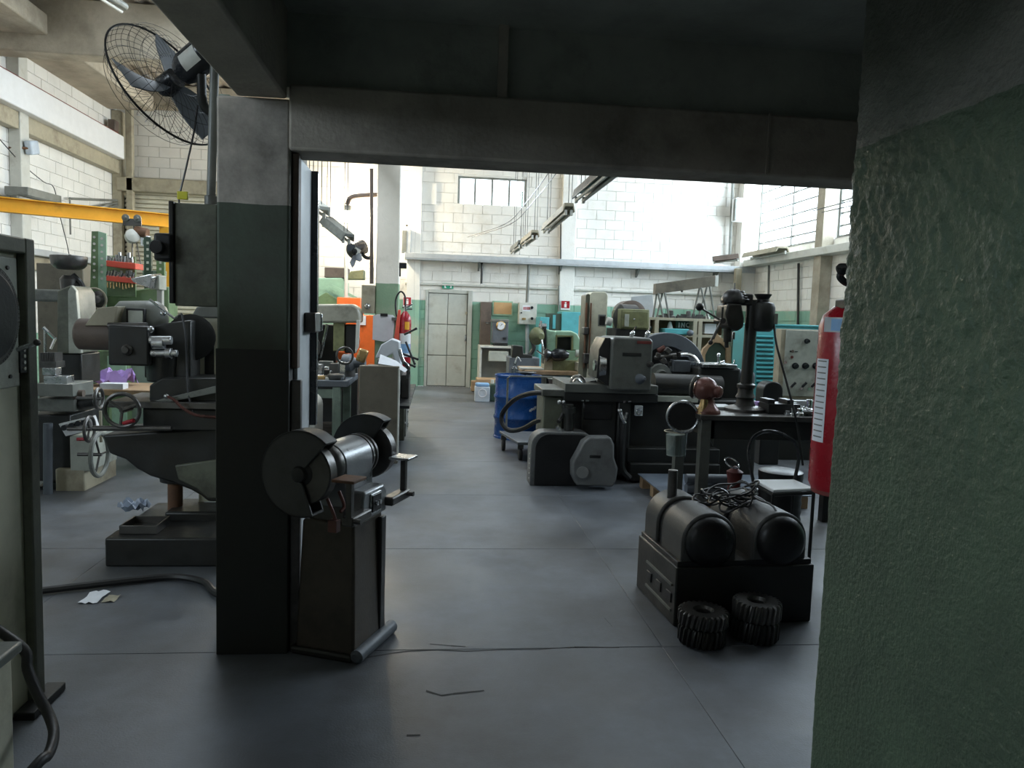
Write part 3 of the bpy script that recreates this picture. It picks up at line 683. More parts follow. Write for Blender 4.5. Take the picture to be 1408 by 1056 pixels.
# things lying on its base
tr = T('parts_tray', 'small dark dented tray of scraps on the milling machine base', 'tray', at(200, 741, 4.52))
z0 = bz+.002
cx = at(200, 741, 4.52).x
Pt(tr, 'tray_floor', M['iron'], MB().box(cx-.10, cx+.10, 4.42, 4.62, z0, z0+.008))
Pt(tr, 'tray_wall', M['iron'], MB().box(cx-.105, cx+.105, 4.41, 4.42, z0, z0+.05).box(cx-.105, cx+.105, 4.62, 4.63, z0, z0+.05).box(cx-.105, cx-.095, 4.42, 4.62, z0, z0+.05).box(cx+.095, cx+.105, 4.42, 4.62, z0, z0+.05), .002)
solo('rag', 'crumpled blue-grey rag at the back corner of the milling machine base', 'rag', M['rag'], crumple((at(185, 718, 4.95).x, 4.95, bz), .16, .14, .07, 8, 11))

# ---------------------------------------------------------------- surface grinder further left
Y = 6.2
t = T('surface_grinder', 'pale grey surface grinder with white control panel and three handwheels at left', 'machine', (-2.95, 6.4, 0))
Pt(t, 'base', M['beige'], MB().fb(76, 645, 116, 682, 6.15, .6), .01, label='rust streaked pale base')
Pt(t, 'body_front', M['mach_pale'], MB().fb(96, 600, 124, 648, 6.15, .5), .008)
Pt(t, 'body', M['mach_dark'], MB().fb(40, 570, 97, 662, 6.2, .6), .012)
cpn = MB().pp([(80, 583), (124, 573), (130, 590), (90, 600)], 6.12, .1); cp_ = Pt(t, 'control_panel', M['white'], cpn, .004)
for x, y in ((92, 587), (102, 584), (111, 581), (119, 580)): Pt(cp_, 'knob', M['plastic_black'], MB().cyl(at(x, y, 6.12), at(x, y, 6.12)+V((0, -.05, .0)), .022, n=12))
Pt(t, 'cross_slide', M['mach_grey'], MB().fb(50, 548, 102, 566, 6.1, .5), .008)
Pt(t, 'slide_barrel', M['mach_dark'], MB().cyl(at(90, 558, 6.2), at(132, 551, 6.2), .06, n=18), .004)
Pt(t, 'table', M['mach_grey'], MB().fb(48, 528, 100, 545, 6.0, .35), .004)
Pt(t, 'bolt_pot', M['brown'], MB().lathe(at(106, 541, 6.1), (1, 0, 0), [(-.03, .02), (-.025, .045), (.0, .05), (.01, .03), (.05, .03)], 16))
vb = MB(); 
for k in range(9): vb.fb(55+2.4*k, 485, 56.4+2.4*k, 497, 6.05, .12)
vb.fb(54, 497, 77, 506, 6.05, .14)
Pt(t, 'magnetic_chuck', M['iron'], vb)
Pt(t, 'work_block', M['steel'], MB().fb(58, 506, 76, 516, 6.03, .1).fb(60, 517, 92, 530, 6.02, .12), .003)
Pt(t, 'wheel_column', M['mach_green'], MB().pp([(78, 486), (78, 400), (97, 392), (104, 402), (110, 486)], 6.35, .35), .012)
Pt(t, 'column_edge', M['mach_pale'], MB().pp([(94, 486), (93, 400), (98, 392), (104, 400), (111, 486)], 6.32, .05), .006, label='pale strip on the column edge')  # paler strip along the right edge of the column
Pt(t, 'overarm', M['mach_grey'], MB().fb(40, 398, 98, 415, 6.4, .3), .02, 3)
Pt(t, 'column_foot', M['mach_dark'], MB().fb(76, 486, 112, 528, 6.4, .35), .01)
Pt(t, 'clamp_arm', M['chrome'], MB().tube([at(60, 450, 6.1), at(68, 458, 6.1), at(76, 466, 6.08)], .014, 6).tube([at(76, 466, 6.08), at(70, 480, 6.06)], .012, 6))
Pt(t, 'lever_bar', M['steel'], MB().cyl(at(62, 452, 6.3), at(62, 486, 6.3), .01))
for cx_, cy_, R_, tilt in ((136, 548, .078, .62), (123, 590, .095, .55), (137, 625, .165, .5)):
    c = at(cx_, cy_, 6.0); nr = V((1, .03, 0)).normalized()
    hw = Pt(t, 'handwheel', M['iron'] if R_ < .1 else M['mach_grey'], MB().tor(c, nr, R_, .013 if R_ < .1 else .018, 28, 8))
    s_ = MB().cyl(c-nr*.16, c+nr*.015, .014)
    for k in range(3):
        a = 2*PI*k/3+.5; e1_ = V((0, 0, 1)); e2_ = nr.cross(e1_); s_.cyl(c, c+(e1_*math.cos(a)+e2_*math.sin(a))*R_, .008, n=6)
    Pt(hw, 'spokes', M['iron'], s_)
    if cx_ == 123: Pt(hw, 'handle', M['red'], MB().cyl(at(106, 604, 5.98), at(119, 604, 5.98), .013, n=10), label='red crank handle')
Pt(t, 'drain_pipe', M['grey_blue'], MB().cyl(at(66, 690, 6.05), at(66, 582, 6.05), .033, n=14))
Pt(t, 'feed_link', M['beige'], MB().cyl(at(138, 565, 6.15), at(139, 608, 6.15), .012, n=8))
solo('oil_puddle_rag', 'dark oily rag with pale shreds on the floor by the surface grinder', 'rag', M['rubber'], crumple(fl(86, 668), .35, .3, .03, 7, 9))
solo('paper_scrap', 'tiny white shred on the floor right of the surface grinder base', 'paper', M['paper'], crumple(fl(118, 668), .10, .06, .02, 4, 5))

# ---------------------------------------------------------------- bench and green machine behind it
t = T('work_table', 'wooden topped green work table behind the surface grinder', 'table', (-2.9, 7.3, 0))
tz = at(150, 536, 7.0).z
Pt(t, 'table_top', M['wood'], MB().fb(96, 536, 215, 544, 7.0, .7), .004)
xa, xb2 = at(100, 540, 7.0).x, at(212, 540, 7.0).x
for x in (xa+.04, xb2-.04):
    for y in (7.05, 7.6): Pt(t, 'leg', M['grass_green'], MB().box(x-.03, x+.03, y-.03, y+.03, 0, tz-.06))
Pt(t, 'apron', M['grass_green'], MB().box(xa+.04, xb2-.04, 7.03, 7.06, tz-.16, tz-.055))
solo('purple_cloth', 'crumpled purple cloth on the wooden table behind the surface grinder', 'cloth', M['purple'], crumple((at(148, 530, 7.3).x, 7.36, tz+.002), .40, .3, .17, 9, 21))
c = at(152, 540, 7.05); solo('cardboard_box', 'small white carton at the front of the wooden table', 'box', M['paper'], MB().box(c.x-.08, c.x+.12, 7.02, 7.14, tz+.002, tz+.055), .002)
t = T('green_cabinet', 'grass green steel cabinet under the milling head, behind the purple cloth', 'cabinet', (-2.9, 8, 0))
c0 = MB().fb(117, 482, 176, 620, 8.0, .5); Pt(t, 'cabinet_body', M['grass_green'], c0, .01)
Pt(t, 'cabinet_door', M['mint'], MB().fb(148, 490, 174, 600, 7.985, .015), .004, label='lighter green door')
Pt(t, 'cabinet_side', M['bench_green'], MB().fb(176, 500, 215, 610, 8.1, .4), .01)
t = T('drilling_machine', 'large grass green drilling machine with perforated angle column in the left bay', 'machine', (-3.3, 8.7, 0))
Pt(t, 'frame_plate', M['grass_green'], MB().pp([(100, 470), (104, 415), (125, 408), (205, 396), (232, 394), (232, 470)], 8.6, .3), .012)
ca = MB().pp([(123, 440), (126, 318), (135, 318), (135, 440)], 8.5, .02); cb = MB().pp([(135, 440), (135, 318), (146, 321), (146, 440)], 8.5, .02)
k1 = Pt(t, 'angle_column', M['grass_green'], ca); k2 = Pt(t, 'angle_column', M['mint'], cb)
for j in range(7):
    y = 326+9.2*j
    Pt(k1, 'bolt_hole', M['off_white'], MB().cyl(at(129.5, y, 8.50), at(129.5, y, 8.494), .014, n=8)); Pt(k2, 'bolt_hole', M['off_white'], MB().cyl(at(140, y+2, 8.50), at(140, y+2, 8.494), .014, n=8))
Pt(t, 'body_lower', M['grass_green'], MB().box(at(108, 450, 8.6).x, at(228, 450, 8.6).x, 8.62, 9.0, 0, at(150, 460, 8.6).z), .012)
for cx_, cy_, R_ in ((130, 412, .12), (124, 446, .19)):
    c = at(cx_, cy_, 8.45); Pt(t, 'pulley_ring', M['beige'], MB().tor(c, (0, 1, 0), R_, .012, 30, 6))
    pu = Pt(t, 'pulley', M['iron'], MB().lathe(c+V((0, .1, 0)), (.3, -1, 0), [(0, .3*R_+.04), (.06, .3*R_+.06), (.08, .05), (.2, .04), (.21, .02)], 20))
t = T('drill_press', 'dark bell-headed pillar drill left of the perforated green column', 'drill', (-3.6, 8.2, 0))
Pt(t, 'bell_head', M['iron'], MB().lathe(at(95, 364, 8.2), (0, 0, 1), [(-.05, .10), (-.03, .14), (.0, .165), (.08, .175), (.09, .17), (.095, .02)], 24))
Pt(t, 'chuck', M['iron'], MB().lathe(at(94, 392, 8.2), (0, 0, 1), [(-.09, .03), (-.05, .07), (.06, .08), (.1, .05)], 16))
Pt(t, 'head_arm', M['mach_dark'], MB().tube([at(100, 378, 8.22), at(110, 388, 8.22), at(114, 396, 8.22)], .03, 8))
Pt(t, 'column', M['mach_dark'], MB().cyl((at(106, 450, 8.25).x, 8.25, 0), at(106, 390, 8.25), .07, n=16))
Pt(t, 'spindle_top', M['iron'], MB().cyl(at(96, 360, 8.2), at(96, 350, 8.2), .015, n=8))
solo('store_cupboard', 'low dull brown cupboard behind the surface grinder column', 'cupboard', M['lathe_cover'], MB().box(-4.5, at(112, 400, 8.9).x, 8.95, 9.4, 0, at(80, 362, 8.9).z), .01)
# tray rack of drill bits
t = T('tool_rack', 'two orange tool trays on a green rack beside the perforated column', 'rack', (at(165, 400, 8.4).x, 8.4, at(165, 412, 8.4).z))
Pt(t, 'rack_back', M['grass_green'], MB().fb(146, 352, 186, 408, 8.52, .03), .003)
for k, (ya, yb_) in enumerate(((360, 368), (381, 388))):
    s_ = Pt(t, 'tray', M['cap_orange'], MB().pp([(146, ya-2), (186, ya+2), (186, yb_+2), (146, yb_-2)], 8.28, .22), .004)
for k in range(9):
    random.seed(k); x = 148+4.2*k
    Pt(t, 'drill_bit', M['steel'] if k % 3 else M['chrome'], MB().cyl(at(x, 360+.1*k, 8.36), at(x+random.uniform(-1, 1), 350+random.uniform(-4, 4), 8.36), random.uniform(.012, .022), n=8))
    Pt(t, 'cutter', M['chrome'], MB().cyl(at(x, 381, 8.36), at(x+2, 374+random.uniform(-3, 2), 8.36), random.uniform(.014, .028), n=8))
    Pt(t, 'tool_tip', M['brass'], MB().cyl(at(x, 388, 8.4), at(x, 396+random.uniform(-2, 2), 8.4), .009, n=6))
t = T('slotted_stand', 'green slotted steel stand with two perforated uprights before the shutter', 'stand', (at(212, 440, 9.0).x, 9.05, 0))
for xa, xb2 in ((198, 208), (215, 226)):
    c = Pt(t, 'upright', M['dark_green'] if xa < 200 else M['grass_green'], MB().box(at(xa, 380, 9).x, at(xb2, 380, 9).x, 9, 9.05, 0, at(210, 326, 9).z), .003)
    for j in range(6): q = at((xa+xb2)/2, 334+9*j, 9.0); Pt(c, 'slot', M['off_white'], MB().box(q.x-.012, q.x+.012, 8.996, 9.0, q.z-.014, q.z+.014))
for y in (330, 372): Pt(t, 'cross_bar', M['bench_green'], MB().fb(196, y, 228, y+7, 9.05, .03), .003)
t = T('desk_lamp', 'grey machine lamp with flat shade above the round milling motor', 'lamp', (at(212, 410, 7.6).x, 7.78, 0))
Pt(t, 'shade', M['steel'], MB().prism([at(179, 383, 7.4), at(206, 377, 7.5), at(209, 381, 7.5), at(206, 397, 7.5), at(183, 388, 7.4)], (.03, .2, .02)), .006)
Pt(t, 'lamp_box', M['mach_pale'], MB().fb(206, 378, 219, 398, 7.6, .2), .006)
Pt(t, 'lamp_post', M['off_white'], MB().box(at(209, 420, 7.62).x, at(216, 420, 7.62).x, 7.75, 7.81, 0, at(212, 397, 7.62).z))
# ---------------------------------------------------------------- jib crane, hoist
pj = at(229, 305, 10.5); zj0, zj1 = at(229, 312, 10.5).z, at(229, 295, 10.5).z
def atz(x, y, z): d = ray(x, y); return EYEV + d*((z-EYE)/d.z)
pa = atz(0, 281, (zj0+zj1)/2); dirj = (pj-pa); dirj.z = 0; dirj.normalize()
t = T('jib_crane', 'yellow-orange jib crane with its long arm crossing the left bay', 'crane', (pj.x, pj.y, 0))
nj = V((-dirj.y, dirj.x, 0)); mj = Matrix((dirj, nj, zc)).transposed()
Lj = (pj-pa).length+1.0; cj = V((pj.x, pj.y, (zj0+zj1)/2))-dirj*(Lj/2-.07)
Pt(t, 'jib_arm', M['yellow'], MB().ob(cj, (Lj, .012, zj1-zj0), mj).ob(cj+V((0, 0, (zj1-zj0)/2)), (Lj, .10, .014), mj).ob(cj-V((0, 0, (zj1-zj0)/2)), (Lj, .10, .014), mj), .002)
Pt(t, 'mast', M['yellow'], MB().box(pj.x-.075, pj.x+.075, pj.y-.06, pj.y+.06, 0, zj0), .006)
t = T('chain_hoist', 'small chain hoist with trolley hanging from the yellow jib arm', 'hoist', at(186, 330, 10.0))
hq = at(184, 303, 9.9); 
tro = MB(); 
tro.ob(hq+V((0, -.05, -.03)), (.22, .02, .09))
Pt(t, 'trolley', M['iron'], tro, .004)
for dx in (-.07, .07): Pt(t, 'trolley_wheel', M['mach_grey'], MB().lathe(hq+V((dx, -.06, .02)), (0, -1, 0), [(0, .045), (.02, .045), (.025, .02), (.04, .015)], 16))
Pt(t, 'hoist_drum', M['off_white'], MB().lathe(at(182, 325, 9.85), (.5, -.8, .25), [(-.05, .05), (-.04, .085), (.04, .085), (.06, .05), (.07, .01)], 18))
Pt(t, 'hoist_motor', M['rust'], MB().cyl(at(186, 318, 9.9), at(203, 322, 9.9), .07, n=16), .006)
Pt(t, 'pendant_box', M['paper'], MB().fb(193, 324, 204, 338, 9.86, .08), .006)
Pt(t, 'chain', M['iron'], MB().tube([at(182, 334, 9.85), at(182, 395, 9.85)], .008, 5).tube([at(188, 334, 9.85), at(193, 360, 9.8), at(200, 382, 9.8)], .007, 5))
Pt(t, 'hanger', M['iron'], MB().cyl(at(184, 303, 9.9), at(184, 322, 9.9), .012, n=6))
# ---------------------------------------------------------------- left wall fittings
t = T('wall_light', 'brown fluorescent batten standing out on the white left wall above the jib arm', 'light', (-6.1, 12.5, 3.1))
p0, p1 = atx(22, 263, -6.0), atx(70, 275, -6.0)
Pt(t, 'batten', M['mach_grey'], MB().prism([p0+V((-.16, 0, .07)), p0+V((.16, 0, .07)), p0+V((.16, 0, -.05)), p0+V((-.16, 0, -.05))], p1-p0), .01)
Pt(t, 'tube', M['off_white'], MB().cyl(p0+V((0, .05, -.07)), p1+V((0, -.05, -.07)), .02, n=8))
Pt(t, 'bracket', M['iron'], MB().box(-6.29, -6.1, p0.y+.3, p0.y+.34, p0.z-.02, p0.z+.02))
t = T('floodlight', 'small square pale floodlight on the white left wall', 'light', (-6.2, 12.5, 3.8))
c = atx(44, 203, -6.05); Pt(t, 'lamp_head', M['blue_white'], MB().ob(c, (.1, .24, .2), Matrix.Rotation(.25, 3, 'X')), .02)
Pt(t, 'lamp_bracket', M['rust'], MB().cyl((-6.29, c.y-.16, c.z-.05), c+V((0, -.1, -.03)), .02, n=8))
Pt(t, 'feed_pipe', M['mach_grey'], MB().cyl((-6.27, c.y-.14, c.z-.15), (-6.27, c.y-.14, 2.3), .018, n=8))
t = T('ceiling_tube', 'grey tube light hanging under the left bay roof at the top of the frame', 'light', at(155, 2, 9.5))
p0, p1 = at(128, -14, 9.2), at(172, 14, 9.8)
Pt(t, 'batten', M['mach_grey'], MB().cyl(p0+V((0, 0, .04)), p1+V((0, 0, .04)), .045, n=10)); Pt(t, 'tube', M['off_white'], MB().cyl(p0-V((.04, 0, .02)), p1-V((.04, 0, .02)), .02, n=10))
Pt(t, 'suspension', M['iron'], MB().cyl(p0.lerp(p1, .6), V((p0.lerp(p1, .6).x, p0.lerp(p1, .6).y, 5.72)), .006, n=5))
t = T('wall_bracket', 'grey triangular steel bracket frame on the left wall beyond the jib arm', 'bracket', (-6.25, 13.9, 2.9))
b0, b1 = atx(96, 273, -6.2), atx(168, 276, -6.2)
Pt(t, 'top_bar', M['mach_grey'], MB().cyl(b0, b1, .022, n=8)); Pt(t, 'brace', M['mach_grey'], MB().cyl(b0.lerp(b1, .2)-V((0, 0, .16)), b1-V((0, 0, .03)), .02, n=8)); Pt(t, 'brace', M['mach_grey'], MB().cyl(b0.lerp(b1, .5)-V((0, 0, .22)), b1-V((0, 0, .05)), .02, n=8))
Pt(t, 'upright', M['mach_grey'], MB().cyl(b0, b0-V((0, 0, .6)), .015, n=8))
solo('wall_cable', 'thin dark cable looping down the white left wall', 'cable', M['cable_black'], MB().tube([atx(0, 192, -6.2), atx(30, 225, -6.2), atx(60, 250, -6.2), atx(74, 258, -6.2), atx(82, 295, -6.2), atx(92, 335, -6.2), atx(97, 362, -6.2)], .007, 4))
solo('wall_conduit', 'pale vertical conduit in the corner beside the roller shutter', 'pipe', M['beige'], MB().box(-6.02, -5.9, 15.3, 15.42, 1.2, 5.25), .01)
solo('downpipe', 'dark electrical riser below the ledge on the left wall', 'pipe', M['mach_black'], MB().box(-6.2, -6.08, atx(31, 340, -6.1).y-.12, atx(31, 340, -6.1).y+.12, 1.3, 2.18), .02)
# ================================================================ MIDDLE LEFT
# lathe running along the aisle
t = T('lathe', 'lathe with plain brownish end cover standing along the left of the aisle', 'lathe', (-.5, 8.6, 0))
ex0, ex1 = at(493, 570, 7.3).x, at(548, 570, 7.3).x; ez = at(520, 503, 7.3).z
Pt(t, 'end_cover', M['lathe_cover'], MB().box(ex0, ex1, 7.30, 7.36, .02, ez), .01)
Pt(t, 'cover_edge', M['off_white'], MB().box(ex1-.012, ex1+.004, 7.29, 7.38, .05, ez-.02), .003)
Pt(t, 'headstock', M['mach_dark'], MB().box(ex0+.02, ex1-.03, 7.36, 7.95, 0, ez-.03), .02)
Pt(t, 'bed', M['mach_dark'], MB().box(ex0+.05, ex1-.02, 7.95, 9.9, .62, .80), .01)
Pt(t, 'tail_cabinet', M['mach_green'], MB().box(ex0+.06, ex1+.02, 8.3, 9.1, .08, .62), .01)
for k in range(3): 
    d = Pt(t, 'drawer', M['mach_grey'], MB().box(ex1+.02, ex1+.035, 8.35, 9.05, .12+.17*k, .27+.17*k), .004)
    Pt(d, 'drawer_handle', M['steel'], MB().cyl((ex1+.045, 8.6, .2+.17*k), (ex1+.045, 8.8, .2+.17*k), .01, n=8))
Pt(t, 'tail_leg', M['mach_dark'], MB().box(ex0+.1, ex1-.05, 9.4, 9.85, 0, .62), .01)
Pt(t, 'apron', M['iron'], MB().box(ex1-.02, ex1+.07, 8.1, 8.5, .58, .84), .012)
lev = MB()
for x0, y0, x1, y1 in ((556, 460, 572, 452), (552, 486, 574, 494), (556, 498, 570, 504), (558, 470, 570, 500)): lev.cyl(at(x0, y0, 8.2), at(x1, y1, 8.15), .012, n=8).sph(at(x1, y1, 8.15), .015, 6)
Pt(t, 'control_levers', M['mach_black'], lev)
Pt(t, 'chip_guard', M['poly'], MB().pp([(516, 492), (524, 474), (538, 466), (549, 470), (551, 505), (546, 505), (540, 486), (530, 492)], 7.8, .3), .01)
Pt(t, 'guard_pipe', M['steel'], MB().tube([at(549, 480, 7.7), at(554, 496, 7.7), at(561, 505, 7.72), at(561, 520, 7.75)], .02, 8))
Pt(t, 'cross_slide', M['iron'], MB().box(ex0+.1, ex1-.02, 8.2, 8.5, .8, 1.0), .02)
Pt(t, 'tool_post', M['steel'], MB().cyl(at(545, 500, 8.3), at(545, 480, 8.3), .045, n=14), .004)
Pt(t, 'drip_tray', M['mach_black'], MB().box(ex1-.06, ex1+.10, 7.45, 9.8, .55, .58), .004)
Pt(t, 'hand_crank', M['iron'], MB().tor(at(474, 489, 7.8), (.4, -1, .1), .085, .012, 24, 6))
a = at(535, 492, 7.36); q = MB().add([at(520, 499, 7.32), at(546, 499, 7.32), at(559, 508, 7.34), at(557, 514, 7.30), at(523, 487, 7.42)], [(0, 1, 2, 3, 4)])
pp_ = MB().prism([at(520, 500, 7.33), at(523, 488, 7.42), at(545, 497, 7.40), at(560, 509, 7.36), at(557, 512, 7.32), at(540, 503, 7.32)], (0, .01, .006))
solo('paper_sheet', 'white paper sheet lying on the brownish lathe cover', 'paper', M['paper'], pp_)
sh_ = MB().pp([(513, 434), (519, 432), (540, 433), (543, 436), (540, 466), (528, 470), (512, 467)], 10.27, .012)
cb_ = solo('clipboard_sheet', 'white sheet clipped to the middle pillar above the lathe', 'paper', M['paper'], sh_, .002)
Pt(cb_, 'clip', M['mach_black'], MB().fb(523, 431, 533, 435, 10.255, .02), .003)
# green legged bench with loose parts
t = T('work_bench', 'green legged steel work bench covered in metal parts left of the brownish lathe', 'bench', (-1.6, 9.1, 0))
bzt = at(440, 523, 8.2).z; bx1 = at(478, 525, 8.2).x; bx0 = bx1-1.6
Pt(t, 'bench_top', M['grey_blue'], MB().box(bx0, bx1, 8.2, 9.3, bzt-.07, bzt), .006)
for x in (bx0+.1, bx1-.12):
    for y in (8.26, 9.2): Pt(t, 'leg', M['bench_green'], MB().box(x-.045, x+.045, y-.04, y+.04, 0, bzt-.07), .006)
Pt(t, 'cross_rail', M['bench_green'], MB().box(bx0+.1, bx1-.12, 8.25, 8.29, bzt-.20, bzt-.10), .004)
Pt(t, 'lower_shelf', M['mach_dark'], MB().box(bx0+.1, bx1-.1, 8.3, 9.2, .12, .15), .004)
def onb(px, Y): return at(px, 520, Y).x
items = [('steel_block', 'tall dark square steel block on the green legged bench', 460, 8.5, .10, .12, .17, 'iron'),
         ('ground_block', 'shiny upright ground block beside the tall dark block on the bench', 470, 8.55, .085, .09, .19, 'chrome'),
         ('steel_block', 'wide dark rectangular block at the left end of the green legged bench', 424, 8.7, .16, .14, .13, 'iron'),
         ('ring_gear', 'low dark round chuck body in front of the tall block on the bench', 462, 8.33, .2, .14, .07, 'mach_dark'),
         ('brass_bar', 'brass coloured flat bar on the front of the green legged bench', 436, 8.32, .18, .05, .04, 'brass'),
         ('steel_plate', 'thin bluish steel plate at the front left of the bench', 420, 8.27, .15, .10, .02, 'tray_grey'),
         ('vee_block', 'pair of small pale blocks behind the brass bar on the bench', 445, 8.75, .12, .1, .14, 'steel'),
         ('parallel_bar', 'long pale parallel bar lying across the middle of the bench', 436, 8.55, .24, .03, .03, 'steel'),
         ('steel_plate', 'square bright plate leaning at the back of the bench', 434, 9.05, .25, .05, .13, 'tray_grey'),
         ('nut_block', 'small pale nut at the front corner of the bench', 451, 8.28, .05, .05, .03, 'off_white'),
         ('turned_pin', 'tall bright turned pin standing behind the round chuck on the bench', 466, 8.7, .05, .05, .2, 'chrome'),
         ('cast_block', 'rough grey cast block at the back middle of the bench', 448, 9.0, .16, .12, .16, 'housing'),
         ('cast_block', 'small dark cast block between the bright bar and the tall block', 452, 8.6, .09, .1, .09, 'mach_dark'),
         ('turned_pin', 'short bright turned pin left of the tall dark block', 455, 8.45, .05, .05, .09, 'steel'),
         ('steel_plate', 'narrow stack of dark plates at the right corner of the bench', 470, 8.30, .05, .1, .03, 'grey_blue')]
for nm, lb, px_, y, w_, d_, h_, mk in items:
    x = onb(px_, y); m = MB()
    if nm == 'ring_gear': m.lathe((x, y, bzt), zc, [(0, .10), (.03, .105), (.06, .09), (.07, .04)], 24)
    elif nm == 'vee_block': m.box(x-w_/2, x-.01, y-d_/2, y+d_/2, bzt, bzt+h_).box(x+.01, x+w_/2, y-d_/2, y+d_/2, bzt, bzt+h_*.8)
    elif nm == 'turned_pin': m.lathe((x, y, bzt), zc, [(0, w_*.6), (h_*.3, w_*.6), (h_*.32, w_*.4), (h_, w_*.4)], 18)
    elif nm == 'nut_block': m.lathe((x, y, bzt), zc, [(0, .03), (.03, .03)], 6)
    else: m.box(x-w_/2, x+w_/2, y-d_/2, y+d_/2, bzt, bzt+h_)
    solo(nm, lb, {'ring_gear': 'chuck', 'nut_block': 'nut', 'steel_plate': 'plate', 'turned_pin': 'pin'}.get(nm, 'block'), M[mk], m, .004)
t = T('bench_vise', 'round bodied grey bench vise at the back right corner of the green legged bench', 'vise', at(481, 517, 8.9))
Pt(t, 'vise_body', M['grey_blue'], MB().lathe(at(470, 500, 8.8), (1, -.2, .1), [(0, .05), (.03, .11), (.12, .11), (.16, .06), (.28, .05)], 18))
Pt(t, 'vise_jaw', M['brass'], MB().ob(at(498, 489, 8.6), (.11, .1, .15), Matrix.Rotation(.3, 3, 'Y')), .02)
Pt(t, 'vise_base', M['iron'], MB().cyl((at(478, 515, 8.8).x, 8.8, bzt), at(478, 500, 8.8), .09, n=14))
# pale round guard low behind the jamb
t = T('machine_motor', 'pale cream motor cover low behind the door jamb', 'motor', (-1.28, 7.5, 0))
Pt(t, 'cover', M['off_white'], MB().arch((at(412, 600, 7.4).x-.06, 7.4, .05), .42, at(415, 546, 7.4).z-.05, .12, .5), .01)
Pt(t, 'foot', M['mach_dark'], MB().box(-1.62, -1.15, 7.42, 7.88, 0, .05))
Pt(t, 'cover_catch', M['iron'], MB().fb(421, 580, 427, 584, 7.385, .02))
# grey C-frame press behind the bench
t = T('arm_press', 'big rounded grey arm press behind the parts bench', 'press', (-1.6, 10.2, 0))
Pt(t, 'arm', M['arm_grey'], MB().pp([(380, 418), (484, 418), (492, 423), (495, 432), (495, 444), (380, 444)], 10.0, .45), .03, 3)
Pt(t, 'arm_edge', M['off_white'], MB().pp([(490, 440), (495, 440), (493, 478), (488, 486)], 9.98, .05), .004)
Pt(t, 'ram', M['olive'], MB().fb(458, 441, 473, 483, 10.05, .2), .01)
Pt(t, 'table', M['mach_dark'], MB().box(at(400, 500, 10).x, at(492, 500, 10).x, 10.0, 10.5, 0, at(450, 503, 10).z), .01)
Pt(t, 'column', M['mach_green'], MB().box(at(395, 460, 10.5).x, at(425, 460, 10.5).x, 10.45, 10.9, 0, at(410, 420, 10.4).z), .01)
Pt(t, 'clutter_block', M['mach_dark'], MB().fb(420, 446, 462, 500, 10.6, .2), .01)  # dark block standing for the clutter behind the press
Pt(t, 'tie_rod', M['steel'], MB().cyl(at(440, 492, 10.2), at(450, 446, 10.2), .02, n=8))
Pt(t, 'belt_wheel', M['iron'], MB().lathe(at(424, 478, 10.2), (0, -1, 0), [(0, .17), (.06, .17), (.08, .06), (.14, .05)], 22))
Pt(t, 'valve_block', M['mach_dark'], MB().fb(474, 446, 490, 486, 10.1, .15), .02)
# orange machine
t = T('orange_machine', 'bright orange machine cabinet between the grey press and the middle pillar', 'machine', (-1.1, 11.2, 0))
Pt(t, 'cabinet', M['orange'], MB().box(at(494, 450, 11.2).x, at(520, 450, 11.2).x, 11.2, 11.8, 0, at(500, 433, 11.2).z), .01)
Pt(t, 'cabinet_top', M['orange'], MB().box(at(463, 420, 11.4).x, at(496, 420, 11.4).x, 11.4, 11.9, at(480, 500, 11.4).z, at(480, 409, 11.4).z), .012)
Pt(t, 'notice', M['paper'], MB().fb(492, 434, 503, 447, 11.18, .01))
bb_ = MB().lathe(at(479, 468, 10.75), (0, -1, 0), [(0, .17), (.05, .17)], 24); Pt(t, 'belt_guard', M['orange'], bb_, .005)
Pt(t, 'base_guard', M['orange'], MB().fb(455, 484, 478, 496, 10.7, .3), .006)
# green machine behind
t = T('green_guillotine', 'pale green machine with sloping guard behind the grey press', 'machine', (-1.9, 12.3, 0))
Pt(t, 'housing', M['mint'], MB().pp([(390, 562), (390, 382), (470, 382), (474, 388), (474, 562)], 12.4, .6), .02)
Pt(t, 'sloping_guard', M['grass_green'], MB().pp([(418, 420), (448, 402), (478, 420)], 12.2, .15), .008)
Pt(t, 'guard_edge', M['mint'], MB().prism([at(450, 391, 12.1), at(456, 391, 12.1), at(490, 408, 12.1), at(490, 412, 12.1)], (0, .1, 0)))
Pt(t, 'top_beam', M['brown'], MB().fb(446, 368, 478, 382, 12.5, .3), .01)
Pt(t, 'top_motor', M['olive'], MB().pp([(476, 384), (482, 373), (500, 371), (500, 384)], 12.3, .3), .01)
solo('lamp_pole', 'thin white vertical pole standing up out of the orange machine', 'pole', M['off_white'], MB().cyl((at(476, 400, 11.7).x, 11.7, at(476, 409, 11.7).z), at(476, 328, 11.7), .028, n=10))
t = T('switch_box', 'beige switch box fixed to the left of the middle pillar', 'box', at(505, 430, 10.3))
Pt(t, 'box_body', M['beige'], MB().fb(497, 392, 515, 431, 10.25, .2), .006); Pt(t, 'rotary_switch', M['steel'], MB().lathe(at(505, 421, 10.25), (0, -1, 0), [(0, .045), (.02, .04), (.04, .02)], 14))
